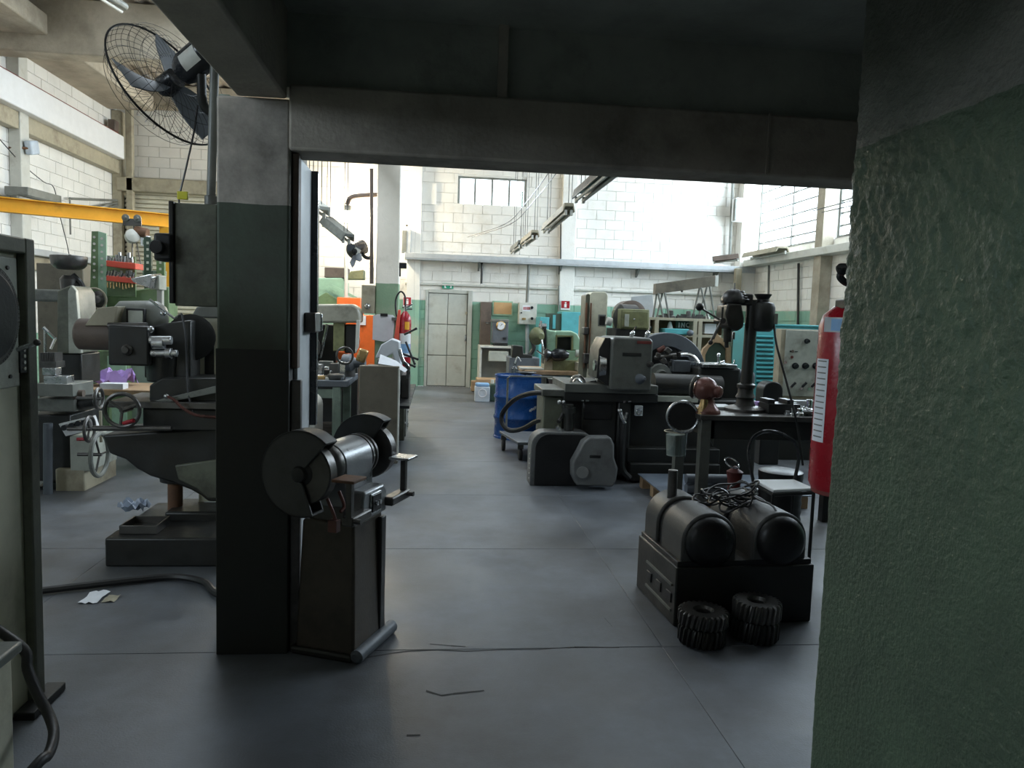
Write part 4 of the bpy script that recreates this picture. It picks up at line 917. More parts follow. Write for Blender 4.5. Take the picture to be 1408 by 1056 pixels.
# lamps and fan on the middle pillar
t = T('wall_fan', 'small black wall fan on the left of the middle pillar', 'fan', at(495, 350, 10.35))
c = at(488, 346, 10.3); fn = V((-.7, -.6, -.35)).normalized()
Pt(t, 'motor', M['plastic_black'], MB().lathe(at(492, 342, 10.4), V((-.6, -.5, -.3)), [(-.12, .05), (-.1, .10), (.12, .10), (.15, .06)], 16))
Pt(t, 'rating_label', M['off_white'], MB().ob(at(490, 345, 10.26), (.1, .01, .08), Matrix.Rotation(.5, 3, 'Y')))
for x, y in ((478, 336), (484, 368), (495, 360)):
    e = at(x, y, 10.15); d = (e-c); pz = V((0, 0, 1)); 
    Pt(t, 'blade', M['grey_blue'], MB().prism([c-fn*.0, c+d*.5+V((.05, 0, .04)), e+V((.03, 0, .03)), e, c+d*.5-V((.05, 0, .04))], (0, .012, 0)))
Pt(t, 'hub', M['mach_black'], MB().sph(c, .06, 8))
Pt(t, 'arm', M['mach_dark'], MB().tube([at(494, 344, 10.4), at(503, 354, 10.4), at(513, 354, 10.4)], .025, 8))
solo('fan_conduit', 'dark conduit running down the left of the middle pillar', 'pipe', M['brown'], MB().cyl(at(511, 232, 10.28), at(511, 390, 10.28), .025, n=8))
t = T('gooseneck_lamp', 'glowing gooseneck lamp on the left of the middle pillar', 'lamp', at(495, 285, 10.4))
Pt(t, 'gooseneck', M['brown'], MB().tube([at(520, 268, 10.4), at(513, 268, 10.4), at(495, 269, 10.4), at(482, 272, 10.4), at(477, 282, 10.4)], .032, 8))
bl = at(478, 298, 10.4); Pt(t, 'bulb', M['lamp'], MB().sph(bl, .085, 8)); Pt(t, 'lamp_collar', M['mach_grey'], MB().cyl(bl+V((0, 0, .075)), bl+V((0, 0, .15)), .05, n=12))
lg = bpy.data.lights.new('lamp_light', 'POINT'); lg.energy = 60; lg.color = (1, .88, .66); lg.shadow_soft_size = .1
lo_ = bpy.data.objects.new('lamp_light', lg); COL.objects.link(lo_); lo_.location = bl+V((-.05, .25, 0))
# wall lamp washing the far wall behind the pillar
t = T('wall_lamp', 'glowing floodlight on the far wall behind the middle pillar', 'lamp', at(505, 290, 15.3))
wl2 = at(505, 291, 15.3); Pt(t, 'lamp_face', M['lamp'], MB().sph(wl2, .14, 8)); Pt(t, 'lamp_stem', M['mach_grey'], MB().cyl(wl2, wl2+V((0, .28, .0)), .05, n=10))
lg = bpy.data.lights.new('lamp_light', 'POINT'); lg.energy = 190; lg.color = (1, .86, .62); lg.shadow_soft_size = .14
lo_ = bpy.data.objects.new('lamp_light', lg); COL.objects.link(lo_); lo_.location = wl2-V((0, .25, 0))
struct('trim_40', M['brown'], MB().box(-1.0, -.83, 5.5, 10.3, 3.62, 3.86), .01)       # steel beam into the middle pillar
def batten(name, label, p0, p1, wd, top, bodymat, tubes=2, wires=True, grp=None):
    p0, p1 = V(p0), V(p1); d = (p1-p0).normalized(); sd = V((d.y, -d.x, 0)).normalized(); up = sd.cross(d); up = up if up.z > 0 else -up
    t = T(name, label, 'light', (p0+p1)/2)
    Pt(t, 'reflector', M[bodymat], MB().prism([p0-sd*wd+up*.0, p0-sd*wd*.7+up*.10, p0+sd*wd*.7+up*.10, p0+sd*wd, p0+sd*wd*.8, p0+sd*wd*.6+up*.06, p0-sd*wd*.6+up*.06, p0-sd*wd*.8], p1-p0), .004)
    for k in range(tubes):
        o = sd*(wd*.45*(1 if k else -1)); Pt(t, 'tube', M['off_white'], MB().cyl(p0+o+d*.05-up*.015, p1+o-d*.05-up*.015, .017, n=8))
        Pt(t, 'lamp_holder', M['off_white'], MB().ob(p0+o+d*.03-up*.01, (.03, .05, .06))); Pt(t, 'lamp_holder', M['off_white'], MB().ob(p1+o-d*.03-up*.01, (.03, .05, .06)))
    if wires:
        w_ = MB()
        for q, s_ in ((p0, 1), (p1, -1)):
            b_ = q+d*.06*s_+up*.09; w_.tube([b_, V((b_.x, b_.y, top))], .006, 4); w_.tube([b_+sd*wd*.5, V((b_.x+sd.x*wd*.5, b_.y, top))], .005, 4)
        Pt(t, 'hanging_wires', M['cable_black'], w_)
    return t
ZL = 2.75
batten('hanging_light', 'farthest and smallest hanging fluorescent light before the back wall', (1.45, 13.1, ZL), (1.44, 14.4, ZL), .07, 5.7, 'mach_grey')
batten('hanging_light', 'second hanging fluorescent light, just nearer than the smallest one', (1.48, 11.5, ZL), (1.47, 12.8, ZL), .075, 5.7, 'beige')
batten('hanging_light', 'large hanging fluorescent light fully in view below the header beam', (1.51, 8.7, ZL), (1.54, 10.7, ZL), .075, 5.7, 'beige')
batten('hanging_light', 'dark nearest hanging fluorescent light cut off by the header beam', (1.46, 6.0, ZL), (1.46, 7.8, ZL), .085, 5.7, 'mach_dark')
batten('hanging_light', 'tilted grey twin tube light near the middle pillar left of the gooseneck lamp', at(447, 307, 9.6), at(478, 332, 9.3), .10, 5.7, 'mach_grey')
batten('hanging_light', 'pale light fitting hanging close to the door jamb', at(424, 282, 8.5), at(443, 296, 8.3), .10, 5.7, 'off_white')
cw = MB()
for dx in (0, .1): cw.tube([V((1.40+dx, 6.0, 3.6)), V((1.40+dx, 9, 3.40)), V((1.40+dx, 12, 3.35)), V((1.3+dx, 14.5, 3.3)), V((.6+dx, 15.4, 3.1))], .006, 4)
solo('catenary_wires', 'pair of thin slack feed wires running above the hanging lights', 'wire', M['cable_black'], cw)

# ---------------------------------------------------------------- extinguisher on middle pillar
def extinguisher(t, c, r, h, sc=1.0, hose=True):
    Pt(t, 'cylinder', M['red'], MB().lathe(c, zc, [(0, r*.9), (.02*sc, r), (h*.86, r), (h*.92, r*.88), (h*.96, r*.6), (h, r*.28)], 28))
t = T('fire_extinguisher', 'red fire extinguisher with white and blue label on the middle pillar', 'extinguisher', at(556, 520, 10.05))
ec = at(557, 517, 10.1); eh = at(557, 428, 10.1).z-ec.z; er = .083
ec = V((at(556.5, 470, 10.1).x, 10.1, ec.z))
extinguisher(t, ec, er, eh)
def band(z0, z1, R, a0, a1, c): return MB().lathe(c+V((0, 0, z0)), zc, [(0, R), (z1-z0, R)], 14, a0, a1, up=(0, -1, 0))
Pt(t, 'label', M['white'], band(eh*.30, eh*.66, er+.002, -1.2, 1.2, ec)); Pt(t, 'label_band', M['light_blue'], band(eh*.36, eh*.50, er+.004, -1.0, 1.1, ec))
Pt(t, 'emblem', M['yellow'], band(eh*.72, eh*.84, er+.002, .0, .8, ec))
Pt(t, 'horn', M['cap_orange'], MB().frus((ec.x-.12, 10.05, ec.z+eh*.42), .075, .08, (ec.x-.075, 10.05, ec.z+eh*1.02), .035, .04), .01)
Pt(t, 'handle', M['chrome'], MB().cyl(ec+V((0, 0, eh)), ec+V((0, 0, eh+.06)), .022, n=10).tube([ec+V((-.04, 0, eh+.05)), ec+V((.03, 0, eh+.06)), ec+V((.09, 0, eh+.10))], .01, 6).tube([ec+V((-.02, 0, eh+.03)), ec+V((.09, 0, eh+.03))], .01, 6))
Pt(t, 'hose', M['rubber'], MB().tube([ec+V((0, -.01, eh+.05)), ec+V((-.01, 0, eh+.2)), ec+V((-.07, 0, eh+.26)), ec+V((-.13, 0, eh+.15)), ec+V((-.12, -.02, eh*.95)), ec+V((-.09, -.02, eh*.9))], .012, 8))
Pt(t, 'wall_hook', M['mach_grey'], MB().box(-.60, ec.x, 10.18, 10.32, ec.z+eh*.85, ec.z+eh*.9))
t = T('clamp_bracket', 'black clamp bracket on the right side of the middle pillar above the extinguisher', 'bracket', at(549, 380, 10.3))
Pt(t, 'bracket_arm', M['plastic_black'], MB().fb(546, 361, 559, 369, 10.35, .08), .01); Pt(t, 'bracket_foot', M['plastic_black'], MB().fb(545, 369, 551, 380, 10.4, .06), .006)

# ================================================================ BACK WALL
Y = 15.52
def sign_ext(label, px0, py0, px1, py1, Yw):
    t = T('extinguisher_sign', label, 'sign', at((px0+px1)/2, py1, Yw))
    Pt(t, 'plate', M['white'], MB().fb(px0, py0, px1, py1, Yw, .01)); Pt(t, 'red_field', M['red'], MB().fb(px0+.8, py0+.8, px1-.8, py1-2.2, Yw-.004, .006))
    xm = (px0+px1)/2; h = py1-py0
    Pt(t, 'pictogram', M['white'], MB().fb(xm-1.6, py0+h*.38, xm+1.6, py0+h*.74, Yw-.007, .005).fb(xm-.9, py0+h*.2, xm+1.4, py0+h*.34, Yw-.007, .005))
sign_ext('red and white extinguisher sign beside the middle pillar', 554, 408, 566, 422, 15.44)
sign_ext('red and white extinguisher sign above the teal lockers', 771, 413, 784, 426, 15.44)
t = T('exit_sign', 'small green exit sign over the grey double panelled door', 'sign', at(616, 397, Y))
Pt(t, 'plate', M['sign_green'], MB().fb(608, 389.5, 623.5, 397, Y+.03, .012))
Pt(t, 'pictogram', M['white'], MB().pp([(611, 391), (613.5, 391), (612.5, 393.5), (614, 396), (611, 396)], Y+.026, .003).pp([(617, 391), (621, 391), (621, 396), (618.5, 396), (619.5, 393.5)], Y+.026, .003))
t = T('wall_locker', 'tall narrow brown locker on the back wall right of the door', 'locker', at(667, 478, Y))
Pt(t, 'locker_body', M['brown'], MB().fb(660.5, 415.5, 675, 480, 15.3, .26), .006); Pt(t, 'handle', M['steel'], MB().fb(668, 443, 673, 445, 15.28, .02))
t = T('notice_board', 'orange cork notice board in a thin frame on the green wall', 'board', at(690, 433, Y))
Pt(t, 'frame', M['mint'], MB().fb(677, 414, 705, 434, Y+.03, .03), .003); Pt(t, 'cork', M['cork'], MB().fb(679, 416, 703.5, 432, Y+.022, .01))
t = T('instrument_table', 'pale steel table with deep drawer against the back wall', 'table', (1.25, 15.1, 0))
tz = at(682, 476, 14.7).z; x0, x1 = at(660, 480, 14.7).x, at(707, 480, 14.7).x
Pt(t, 'table_top', M['off_white'], MB().box(x0, x1, 14.7, 15.5, tz-.04, tz), .006)
Pt(t, 'table_edge', M['mach_black'], MB().box(x0+.03, x1-.02, 14.695, 14.72, tz-.065, tz-.04))
Pt(t, 'drawer', M['mach_pale'], MB().fb(672, 483, 699, 497, 14.66, .3), .01)
Pt(t, 'side_panel', M['off_white'], MB().box(x0, x0+.04, 14.72, 15.48, 0, tz-.04), .004)
Pt(t, 'side_panel', M['off_white'], MB().box(x1-.04, x1, 14.72, 15.48, 0, tz-.04), .004)
Pt(t, 'back_panel', M['off_white'], MB().box(x0+.04, x1-.04, 15.3, 15.34, 0, tz-.06), .004)
t = T('hardness_tester', 'grey instrument cabinet with round white dial on the pale steel table', 'instrument', (1.25, 15, tz))
Pt(t, 'case', M['grey_blue'], MB().fb(677, 441, 699, 472, 14.85, .3), .012); Pt(t, 'case_top', M['mach_grey'], MB().fb(676, 439, 700, 443, 14.83, .33), .01)
Pt(t, 'foot', M['mach_dark'], MB().fb(679, 471, 698, 476, 14.87, .25))
d = Pt(t, 'dial_rim', M['brass'], MB().lathe(at(688.5, 448, 14.85), (0, -1, 0), [(0, .095), (.02, .095), (.025, .085)], 24)); Pt(d, 'dial_face', M['paper'], MB().cyl(at(688.5, 448, 14.825), at(688.5, 448, 14.82), .078, n=24))
Pt(d, 'needle', M['mach_black'], MB().pp([(687.5, 449), (690.5, 445), (691, 446)], 14.815, .003)); Pt(t, 'crank', M['mach_black'], MB().fb(692, 464, 696, 467, 14.80, .05))
t = T('control_box', 'pale grey control box with red lettered label on the back wall', 'box', at(725, 446, Y))
Pt(t, 'box_body', M['off_white'], MB().fb(714, 416, 738, 446, 15.25, .3), .006)
Pt(t, 'red_label', M['paper'], MB().fb(718.5, 420, 729, 428, 15.243, .008))
lt_ = MB()
for x in (720, 722.5, 725, 727): lt_.fb(x, 422, x+1.4, 426, 15.239, .004)
Pt(t, 'label_lettering', M['red'], lt_)
for x, y in ((731.5, 423), (731.5, 438), (717, 430)): Pt(t, 'switch_knob', M['plastic_black'], MB().cyl(at(x, y, 15.25), at(x, y, 15.2), .03 if y != 430 else .015, n=12))
Pt(t, 'lock', M['brass'], MB().fb(718, 437, 723, 440, 15.23, .03))
solo('conduit_pipe', 'grey conduit rising from the pale control box to the ledge', 'pipe', M['mach_grey'], MB().cyl(at(724.5, 416, 15.4), at(727.5, 360, 15.4), .032, n=10))
solo('conduit_pipe', 'bright steel conduit running down from the pale control box', 'pipe', M['tray_grey'], MB().cyl(at(725, 446, 15.4), at(724.5, 500, 15.4), .04, n=10))
solo('conduit_pipe', 'thin dark conduit down the back wall left of the door', 'pipe', M['mach_dark'], MB().tube([at(558, 310, 15.48), at(571, 311, 15.48), at(572, 318, 15.48), at(570.5, 350, 15.48), at(570, 452, 15.48)], .022, 6, False))
solo('conduit_pipe', 'short dark twisted cable drop under the ledge above the door', 'pipe', M['mach_dark'], MB().cyl(at(663, 357, 15.45), at(662, 390, 15.45), .024, n=8))
solo('conduit_pipe', 'thin grey conduit on the plaster pilaster above the red sign', 'pipe', M['mach_grey'], MB().cyl(at(768.5, 393, 15.44), at(768, 430, 15.44), .015, n=8))
solo('conduit_pipe', 'thin dark vertical line of conduit over the ledge right of the hanging lights', 'pipe', M['mach_dark'], MB().cyl(at(771, 300, 15.44), at(771, 356, 15.44), .014, n=6))
t = T('ledge_box', 'grey wall cabinet standing on the ledge beside the middle pillar', 'box', at(559, 346, 15.4)); Pt(t, 'box_body', M['tray_grey'], MB().fb(552, 315, 565, 347, 15.35, .2), .006); Pt(t, 'box_face', M['mach_grey'], MB().fb(553, 317, 559, 346, 15.34, .01))
solo('wall_patch', 'square vent cover plate with sooty rim high on the back wall', 'vent', M['wall_left'], MB().fb(573, 252, 600, 281, 15.55, .04), .006)
t = T('outside_post', 'green outside post seen through the corner of the back window', 'post', at(720, 288, 17)); Pt(t, 'post_body', M['bench_green'], MB().box(at(717, 280, 16.6).x, at(726, 280, 16.6).x, 16.6, 16.8, 0, at(720, 264, 16.6).z).fb(716, 264, 727, 267, 16.58, .24))
# corner boxes and right wall fittings
t = T('corner_box', 'white rounded junction cabinet high in the far right corner', 'box', at(1022, 304, 15.2)); Pt(t, 'box_body', M['white'], MB().fb(1011, 272, 1034, 304, 15.1, .2), .02, 3); Pt(t, 'box_edge', M['mach_grey'], MB().fb(1010.5, 273, 1014, 303, 15.085, .1), .01)
solo('conduit_pipe', 'grey conduit rising from the ledge near the far right corner', 'pipe', M['mach_grey'], MB().cyl(at(1003, 357, 15.45), at(1008, 240, 15.45), .03, n=8))
solo('conduit_pipe', 'grey riser down the right wall from its ledge, nearest the corner', 'pipe', M['mach_grey'], MB().cyl(atx(1057, 365, 6.695), atx(1056, 440, 6.695), .02, n=8))
solo('conduit_pipe', 'dark riser down the right wall above the grey control cabinet', 'pipe', M['mach_dark'], MB().cyl(atx(1098, 362, 6.66), atx(1097, 450, 6.66), .025, n=8))
solo('corner_pipe', 'beige vertical pipe in the far right corner under the ledge', 'pipe', M['beige'], MB().box(6.22, 6.34, 15.1, 15.25, 1.2, lz-.05), .01)
batten('wall_batten', 'brown light batten on the ledge at the right of the back wall', at(980, 360, 14.6), at(1016, 356, 14.4), .14, 5.7, 'brown', 1, False)
batten('wall_batten', 'pale brown light batten on the right wall ledge below the window', atx(1028, 355, 6.3), atx(1076, 346, 6.3), .14, 5.7, 'beige', 1, False)
solo('window_cable', 'two slack dark cables crossing the far end of the right window', 'cable', M['cable_black'], MB().tube([atx(1118, 290, 6.4), atx(1140, 284, 6.4), atx(1175, 275, 6.4)], .01, 4).tube([atx(1130, 292, 6.4), atx(1175, 282, 6.4)], .009, 4, False))

# items near the back table
t = T('paint_bucket', 'white and blue square can on the floor beside the blue drum', 'can', fl(663, 553))
c = fl(663, 553); h = at(663, 528, c.y).z; 
Pt(t, 'can_body', M['blue_white'], MB().box(c.x-.13, c.x+.13, c.y, c.y+.22, .0, h-.05), .012); Pt(t, 'can_top', M['light_blue'], MB().box(c.x-.12, c.x+.12, c.y+.01, c.y+.21, h-.05, h+.01), .02)
Pt(t, 'can_label', M['paper'], MB().tor((c.x, c.y-.002, h*.5), (0, 1, 0), .07, .008, 20, 5))
solo('scrap_box', 'small yellowish wooden box beside the doorway foot', 'box', M['wood'], MB().fb(648, 524, 658, 538, 14.6, .2), .006)
t = T('oil_cans', 'dark green jerrycan standing behind the white and blue can', 'can', at(680, 545, 13)); Pt(t, 'can_body', M['dark_green'], MB().box(at(674, 540, 13).x, at(688, 540, 13).x, 13, 13.25, 0, at(680, 528, 13).z), .02); Pt(t, 'cap', M['off_white'], MB().cyl(at(677, 529, 13.1), at(677, 522, 13.1), .03, n=10))
solo('timber_stack', 'low stack of brown boards under the pale steel table', 'boards', M['wood'], MB().fb(656, 522, 690, 531, 14.0, .5).fb(660, 531, 688, 541, 13.95, .5), .006)
# blue drum
dr_c = fl(712, 609); dr_c = V((at(712, 600, 9.15).x, 9.15+.29, 0)); dh = .87
dr_c.y = 9.2; dr_c.x = at(711.5, 560, 9.2).x
t = T('oil_drum', 'blue steel oil drum with white lettering at the right of the aisle', 'drum', dr_c)
dh = at(712, 517, 9.0).z; R_ = .287
prof = [(0, R_-.01), (0, R_+.008), (.02, R_+.008), (.03, R_)]
for zr in (dh*.33, dh*.66): prof += [(zr-.03, R_), (zr-.012, R_+.014), (zr+.012, R_+.014), (zr+.03, R_)]
prof += [(dh-.03, R_), (dh-.02, R_+.008), (dh, R_+.008), (dh, R_-.008), (dh-.02, R_-.012), (dh-.02, .001)]
Pt(t, 'drum_body', M['drum_blue'], MB().lathe(dr_c, zc, prof, 48))
Pt(t, 'bung', M['steel'], MB().cyl(dr_c+V((.12, -.1, dh-.02)), dr_c+V((.12, -.1, dh+.01)), .035, n=14))
wr_ = MB()
for i, (dx, hh_) in enumerate(((0, .03), (.026, .045), (.05, .03), (.075, .03), (.10, .045), (.125, .03))):
    a = .45+dx*2.6; p = dr_c+V((math.sin(a)*(R_+.002), -math.cos(a)*(R_+.002), dh*.47+.012*i*.5))
    wr_.ob(p, (.016, .004, hh_), Matrix.Rotation(a, 3, 'Z') @ Matrix.Rotation(.25, 3, 'Y'))
    if i % 2 == 0: wr_.ob(p+V((.01, -.001, hh_*.4)), (.02, .004, .008), Matrix.Rotation(a, 3, 'Z'))
Pt(t, 'lettering', M['paper'], wr_)
t = T('pump_funnel', 'clear and dark hand pump fittings lying on top of the blue drum', 'pump', dr_c+V((-.08, 0, dh)))
Pt(t, 'bottle', M['jar'], MB().lathe(dr_c+V((-.05, 0, dh)), zc, [(0, .05), (.08, .05), (.11, .02), (.16, .02)], 14)); Pt(t, 'spout', M['steel'], MB().tube([dr_c+V((-.05, 0, dh+.14)), dr_c+V((-.02, 0, dh+.22)), dr_c+V((.02, -.02, dh+.17))], .01, 6)); Pt(t, 'dish', M['mach_dark'], MB().lathe(dr_c+V((.1, .03, dh)), zc, [(0, .05), (.03, .13), (.035, .13), (.01, .05)], 20))
# platform cart
t = T('platform_cart', 'small grey platform cart with tubular handle before the blue drum', 'cart', (1.0, 8.05, 0))
pc = fl(720, 612, .2)
px0_, px1_ = at(689, 601, 8.1).x, at(762, 601, 8.1).x; pz_ = at(700, 600, 8.15).z
Pt(t, 'platform', M['grey_blue'], MB().prism([V((px0_, 8.35, pz_)), V((px0_+.13, 7.6, pz_)), V((px1_, 7.6, pz_)), V((px1_, 8.35, pz_))], (0, 0, .03)), .006)
for x, y in ((px0_+.04, 8.22), (px0_+.17, 7.68), (px1_-.1, 8.25), (px1_-.1, 7.7)):
    cs = Pt(t, 'caster', M['rubber'], MB().cyl((x-.02, y, .065), (x+.02, y, .065), .065, n=18), .01); Pt(cs, 'caster_fork', M['iron'], MB().box(x-.03, x+.03, y-.02, y+.02, .12, pz_))
hx = at(697, 560, 8.33).x
Pt(t, 'handle', M['mach_grey'], MB().tube([V((hx, 8.33, pz_)), V((hx, 8.33, at(697, 520, 8.33).z)), V((hx+.03, 8.33, at(697, 517, 8.33).z)), V((px1_, 8.33, at(740, 518, 8.33).z))], .012, 6, False))
solo('coolant_hose', 'thick black hose looping from the machine bed round over the platform cart', 'hose', M['rubber'],
     MB().tube([at(x, y, Yq) for x, y, Yq in ((752, 540, 6.75), (730, 541, 6.9), (708, 549, 7.1), (692, 566, 7.3), (690, 580, 7.3), (697, 590, 7.25), (708, 592, 7.2), (722, 588, 7.1), (738, 579, 7.0), (752, 577, 6.9), (764, 579, 6.85))], .024, 8))
# ================================================================ RIGHT SIDE, FAR TO NEAR
# teal lockers on the back wall
t = T('teal_lockers', 'row of teal blue steel lockers against the back wall under the red sign', 'locker', (2.9, 14.9, 0))
for x0, x1, y0, mk in ((742, 755, 436, 'teal'), (756, 772, 431, 'dark_green'), (772, 806, 429, 'teal')):
    Pt(t, 'locker_body', M[mk], MB().box(at(x0, 450, 14.6).x, at(x1, 450, 14.6).x, 14.6 if mk == 'teal' else 14.65, 15.2, 0, at((x0+x1)/2, y0, 14.6).z), .008)
Pt(t, 'door_edge', M['teal'], MB().fb(760, 433, 764, 452, 14.63, .02), .003)
solo('ply_sheet', 'beige board standing between the teal lockers and the tall machine column', 'board', M['beige'], MB().box(at(796, 450, 12).x, at(806, 450, 12).x, 12, 12.04, 0, at(800, 434, 12).z), .003)
# small vise machine by the conduit
t = T('bench_shear', 'dark lever shear on a grey plinth behind the blue drum', 'machine', (1.7, 12.2, 0))
Pt(t, 'plinth', M['grey_blue'], MB().box(at(700, 500, 12).x, at(742, 500, 12).x, 12.0, 12.5, 0, at(720, 492, 12).z), .01)
Pt(t, 'shear_head', M['mach_dark'], MB().pp([(705, 475), (719, 476), (720, 487), (732, 488), (732, 493), (704, 492)], 12.0, .25), .01)
Pt(t, 'shear_arm', M['mach_dark'], MB().tube([at(726, 491, 12.1), at(734, 478, 12.1), at(730, 462, 12.1), at(738, 458, 12.1)], .035, 8))
# saw table and power hacksaw
t = T('saw_bench', 'brown wooden work bench carrying the light green hacksaw', 'bench', (1.7, 9.9, 0))
bz2 = at(780, 511, 9.5).z; x0, x1 = at(722, 511, 9.5).x, at(832, 511, 9.5).x
Pt(t, 'bench_top', M['wood'], MB().box(x0, x1, 9.5, 10.4, bz2-.05, bz2), .004)
for x in (x0+.15, x1-.08):
    for y in (9.56, 10.3): Pt(t, 'leg', M['brown'], MB().box(x-.04, x+.04, y-.04, y+.04, 0, bz2-.05), .004)
Pt(t, 'lower_box', M['mach_dark'], MB().box(x0+.3, x1-.12, 9.62, 10.2, .1, bz2-.1), .01)
t = T('band_saw', 'light green saw frame with square opening on the wooden bench', 'saw', at(765, 509, 9.8))
Yb = 9.75
fr = MB()
fr.pp([(751, 500), (751, 452), (757, 454), (765, 455), (765, 482), (765, 500)], Yb, .22).pp([(765, 464), (765, 455), (786, 455), (794, 459), (798, 467), (798, 482), (787, 482), (787, 463)], Yb, .22).pp([(765, 500), (765, 482), (798, 482), (798, 490), (790, 500)], Yb, .22)
Pt(t, 'frame', M['mint'], fr, .02, 3)
Pt(t, 'frame_window', M['mach_black'], MB().fb(765, 463, 787, 482, Yb+.12, .03))
Pt(t, 'window_rim', M['olive'], MB().fb(764, 462, 766, 482, Yb-.01, .05).fb(786, 462, 788, 482, Yb-.01, .05).fb(764, 461, 788, 463, Yb-.01, .05), .002)
Pt(t, 'blade_wheel', M['olive'], MB().lathe(at(737, 462, Yb), (.5, -1, 0), [(0, .05), (.02, .12), (.06, .10), (.12, .04)], 18))
Pt(t, 'wheel_arm', M['mach_dark'], MB().pp([(748, 452), (751, 450), (752, 500), (747, 500)], Yb-.02, .2), .006)
Pt(t, 'feed_rod', M['chrome'], MB().tube([at(741, 455, Yb-.05), at(745, 470, Yb-.08), at(748, 487, Yb-.1), at(738, 482, Yb-.1)], .012, 6))
Pt(t, 'tension_screw', M['steel'], MB().cyl(at(744, 441, Yb), at(744, 452, Yb), .015, n=8).cyl(at(741, 449, Yb+.05), at(751, 449, Yb+.05), .04, n=12))
Pt(t, 'saw_base', M['olive'], MB().fb(758, 495, 796, 510, Yb-.03, .4), .01)
Pt(t, 'base_block', M['beige'], MB().fb(748, 493, 760, 511, Yb-.05, .3), .01)
Pt(t, 'dust_cover', M['plastic_black'], MB().lathe(at(748, 488, Yb-.12), (1, .1, .02), [(0, .05), (.03, .09), (.1, .05), (.15, .085), (.26, .08), (.33, .04)], 16), .0)
Pt(t, 'side_motor', M['mach_pale'], MB().cyl(at(791, 486, Yb), at(803, 486, Yb), .05, n=14), .006)
t = T('carton', 'small pale wooden carton with printed mark beside the green saw', 'box', at(805, 511, 9.55)); Pt(t, 'carton_body', M['beige'], MB().fb(794, 499, 819, 511, 9.52, .2), .004); Pt(t, 'printed_mark', M['brown'], MB().fb(800, 504, 812, 508, 9.515, .006))
solo('board_offcut', 'thin pinkish board offcut on the bench behind the blue drum', 'board', M['off_white'], MB().pp([(716, 506), (748, 507), (748, 509), (716, 508)], 9.6, .25), .002)
t = T('swarf_tub', 'round brown tub of rags behind the machine table', 'tub', at(770, 535, 8.75))
tc_ = at(770, 534, 8.75); Pt(t, 'tub_body', M['brown'], MB().lathe(tc_-V((0, 0, .02)), zc, [(0, .11), (.0, .12), (.13, .145), (.14, .15), (.14, .135), (.1, .13)], 26)); Pt(t, 'tub_rim', M['mach_pale'], MB().tor(tc_+V((0, 0, .12)), zc, .147, .01, 30, 6)); Pt(t, 'rags', M['grey_blue'], crumple(tc_+V((0, 0, .09)), .22, .22, .05, 7, 31))
solo('tub_stand', 'dark steel stand under the round brown tub', 'stand', M['mach_dark'], MB().box(tc_.x-.2, tc_.x+.2, 8.55, 8.95, 0, tc_.z-.025), .01)
# tall column machine (radial drill)
t = T('column_machine', 'tall olive grey machine column with rounded top and slide rails', 'machine', (2.1, 9.6, 0))
Yc = 9.0; zt = at(820, 401, Yc).z; x0, x1 = at(810, 450, Yc).x, at(834, 450, Yc).x
Pt(t, 'column', M['casing'], MB().arch(((x0+x1)/2, Yc, 0), x1-x0, zt, .05, .35), .008)
Pt(t, 'column_side', M['mach_green'], MB().arch((x0-.02, Yc+.03, 0), .06, zt-.03, .03, .3), .006)
Pt(t, 'slide_rail', M['rust'], MB().box(x0-.05, x0-.03, Yc+.0, Yc+.06, .9, zt-.14).box(x0-.0, x0+.02, Yc-.02, Yc, .9, zt-.14), .003)
Pt(t, 'column_slot', M['mach_black'], MB().fb(824, 434, 832, 447, Yc-.012, .03), .008)
Pt(t, 'slot_rim', M['mach_grey'], MB().fb(822.5, 432.5, 833, 448.5, Yc-.006, .02), .004)
Pt(t, 'carriage', M['iron'], MB().fb(803, 450, 810, 460, Yc-.04, .15), .01); Pt(t, 'carriage', M['iron'], MB().fb(803, 486, 811, 500, Yc-.04, .15), .01)
Yd = 8.6
t = T('grinder_head', 'olive square gearbox with round motor standing left of the large disc', 'machine', (2.35, 8.6, 0))
Pt(t, 'gearbox', M['olive'], MB().fb(853, 425, 893, 453, Yd, .4), .015)
Pt(t, 'gearbox_lid', M['olive'], MB().fb(856, 428, 891, 451, Yd-.015, .02), .006)
Pt(t, 'level_glass', M['mach_pale'], MB().fb(859, 432, 865, 449, Yd-.025, .015), .004); Pt(t, 'screw', M['steel'], MB().sph(at(872, 439, Yd-.02), .012, 6))
mt_ = at(867, 434, Yd+.55); Pt(t, 'motor', M['brown'], MB().lathe(mt_+V((0, .25, 0)), (0, -1, 0), [(0, .1), (.02, .19), (.3, .19), (.32, .15)], 28))
Pt(t, 'motor_bell', M['mach_dark'], MB().lathe(at(862, 438, Yd+.2), (-1, -.2, 0), [(-.1, .17), (.1, .17), (.14, .10)], 22))
Pt(t, 'pedestal', M['mach_dark'], MB().box(at(846, 480, Yd).x, at(890, 480, Yd).x, Yd+.02, Yd+.5, 0, at(870, 452, Yd).z), .01)
Pt(t, 'shaft_end', M['off_white'], MB().cyl(at(834, 441, Yd+.1), at(841, 443, Yd+.1), .05, n=14), .006)
# leaning grey panel
solo('grey_panel', 'blank grey sheet panel standing behind the olive gearbox', 'panel', M['tray_grey'], MB().prism([at(868, 408, 11.6), at(897, 405, 11.6), at(901, 440, 11.6), V((at(901, 440, 11.6).x, 11.6, 0)), V((at(868, 440, 11.6).x, 11.6, 0))], (0, .02, 0)), .003)
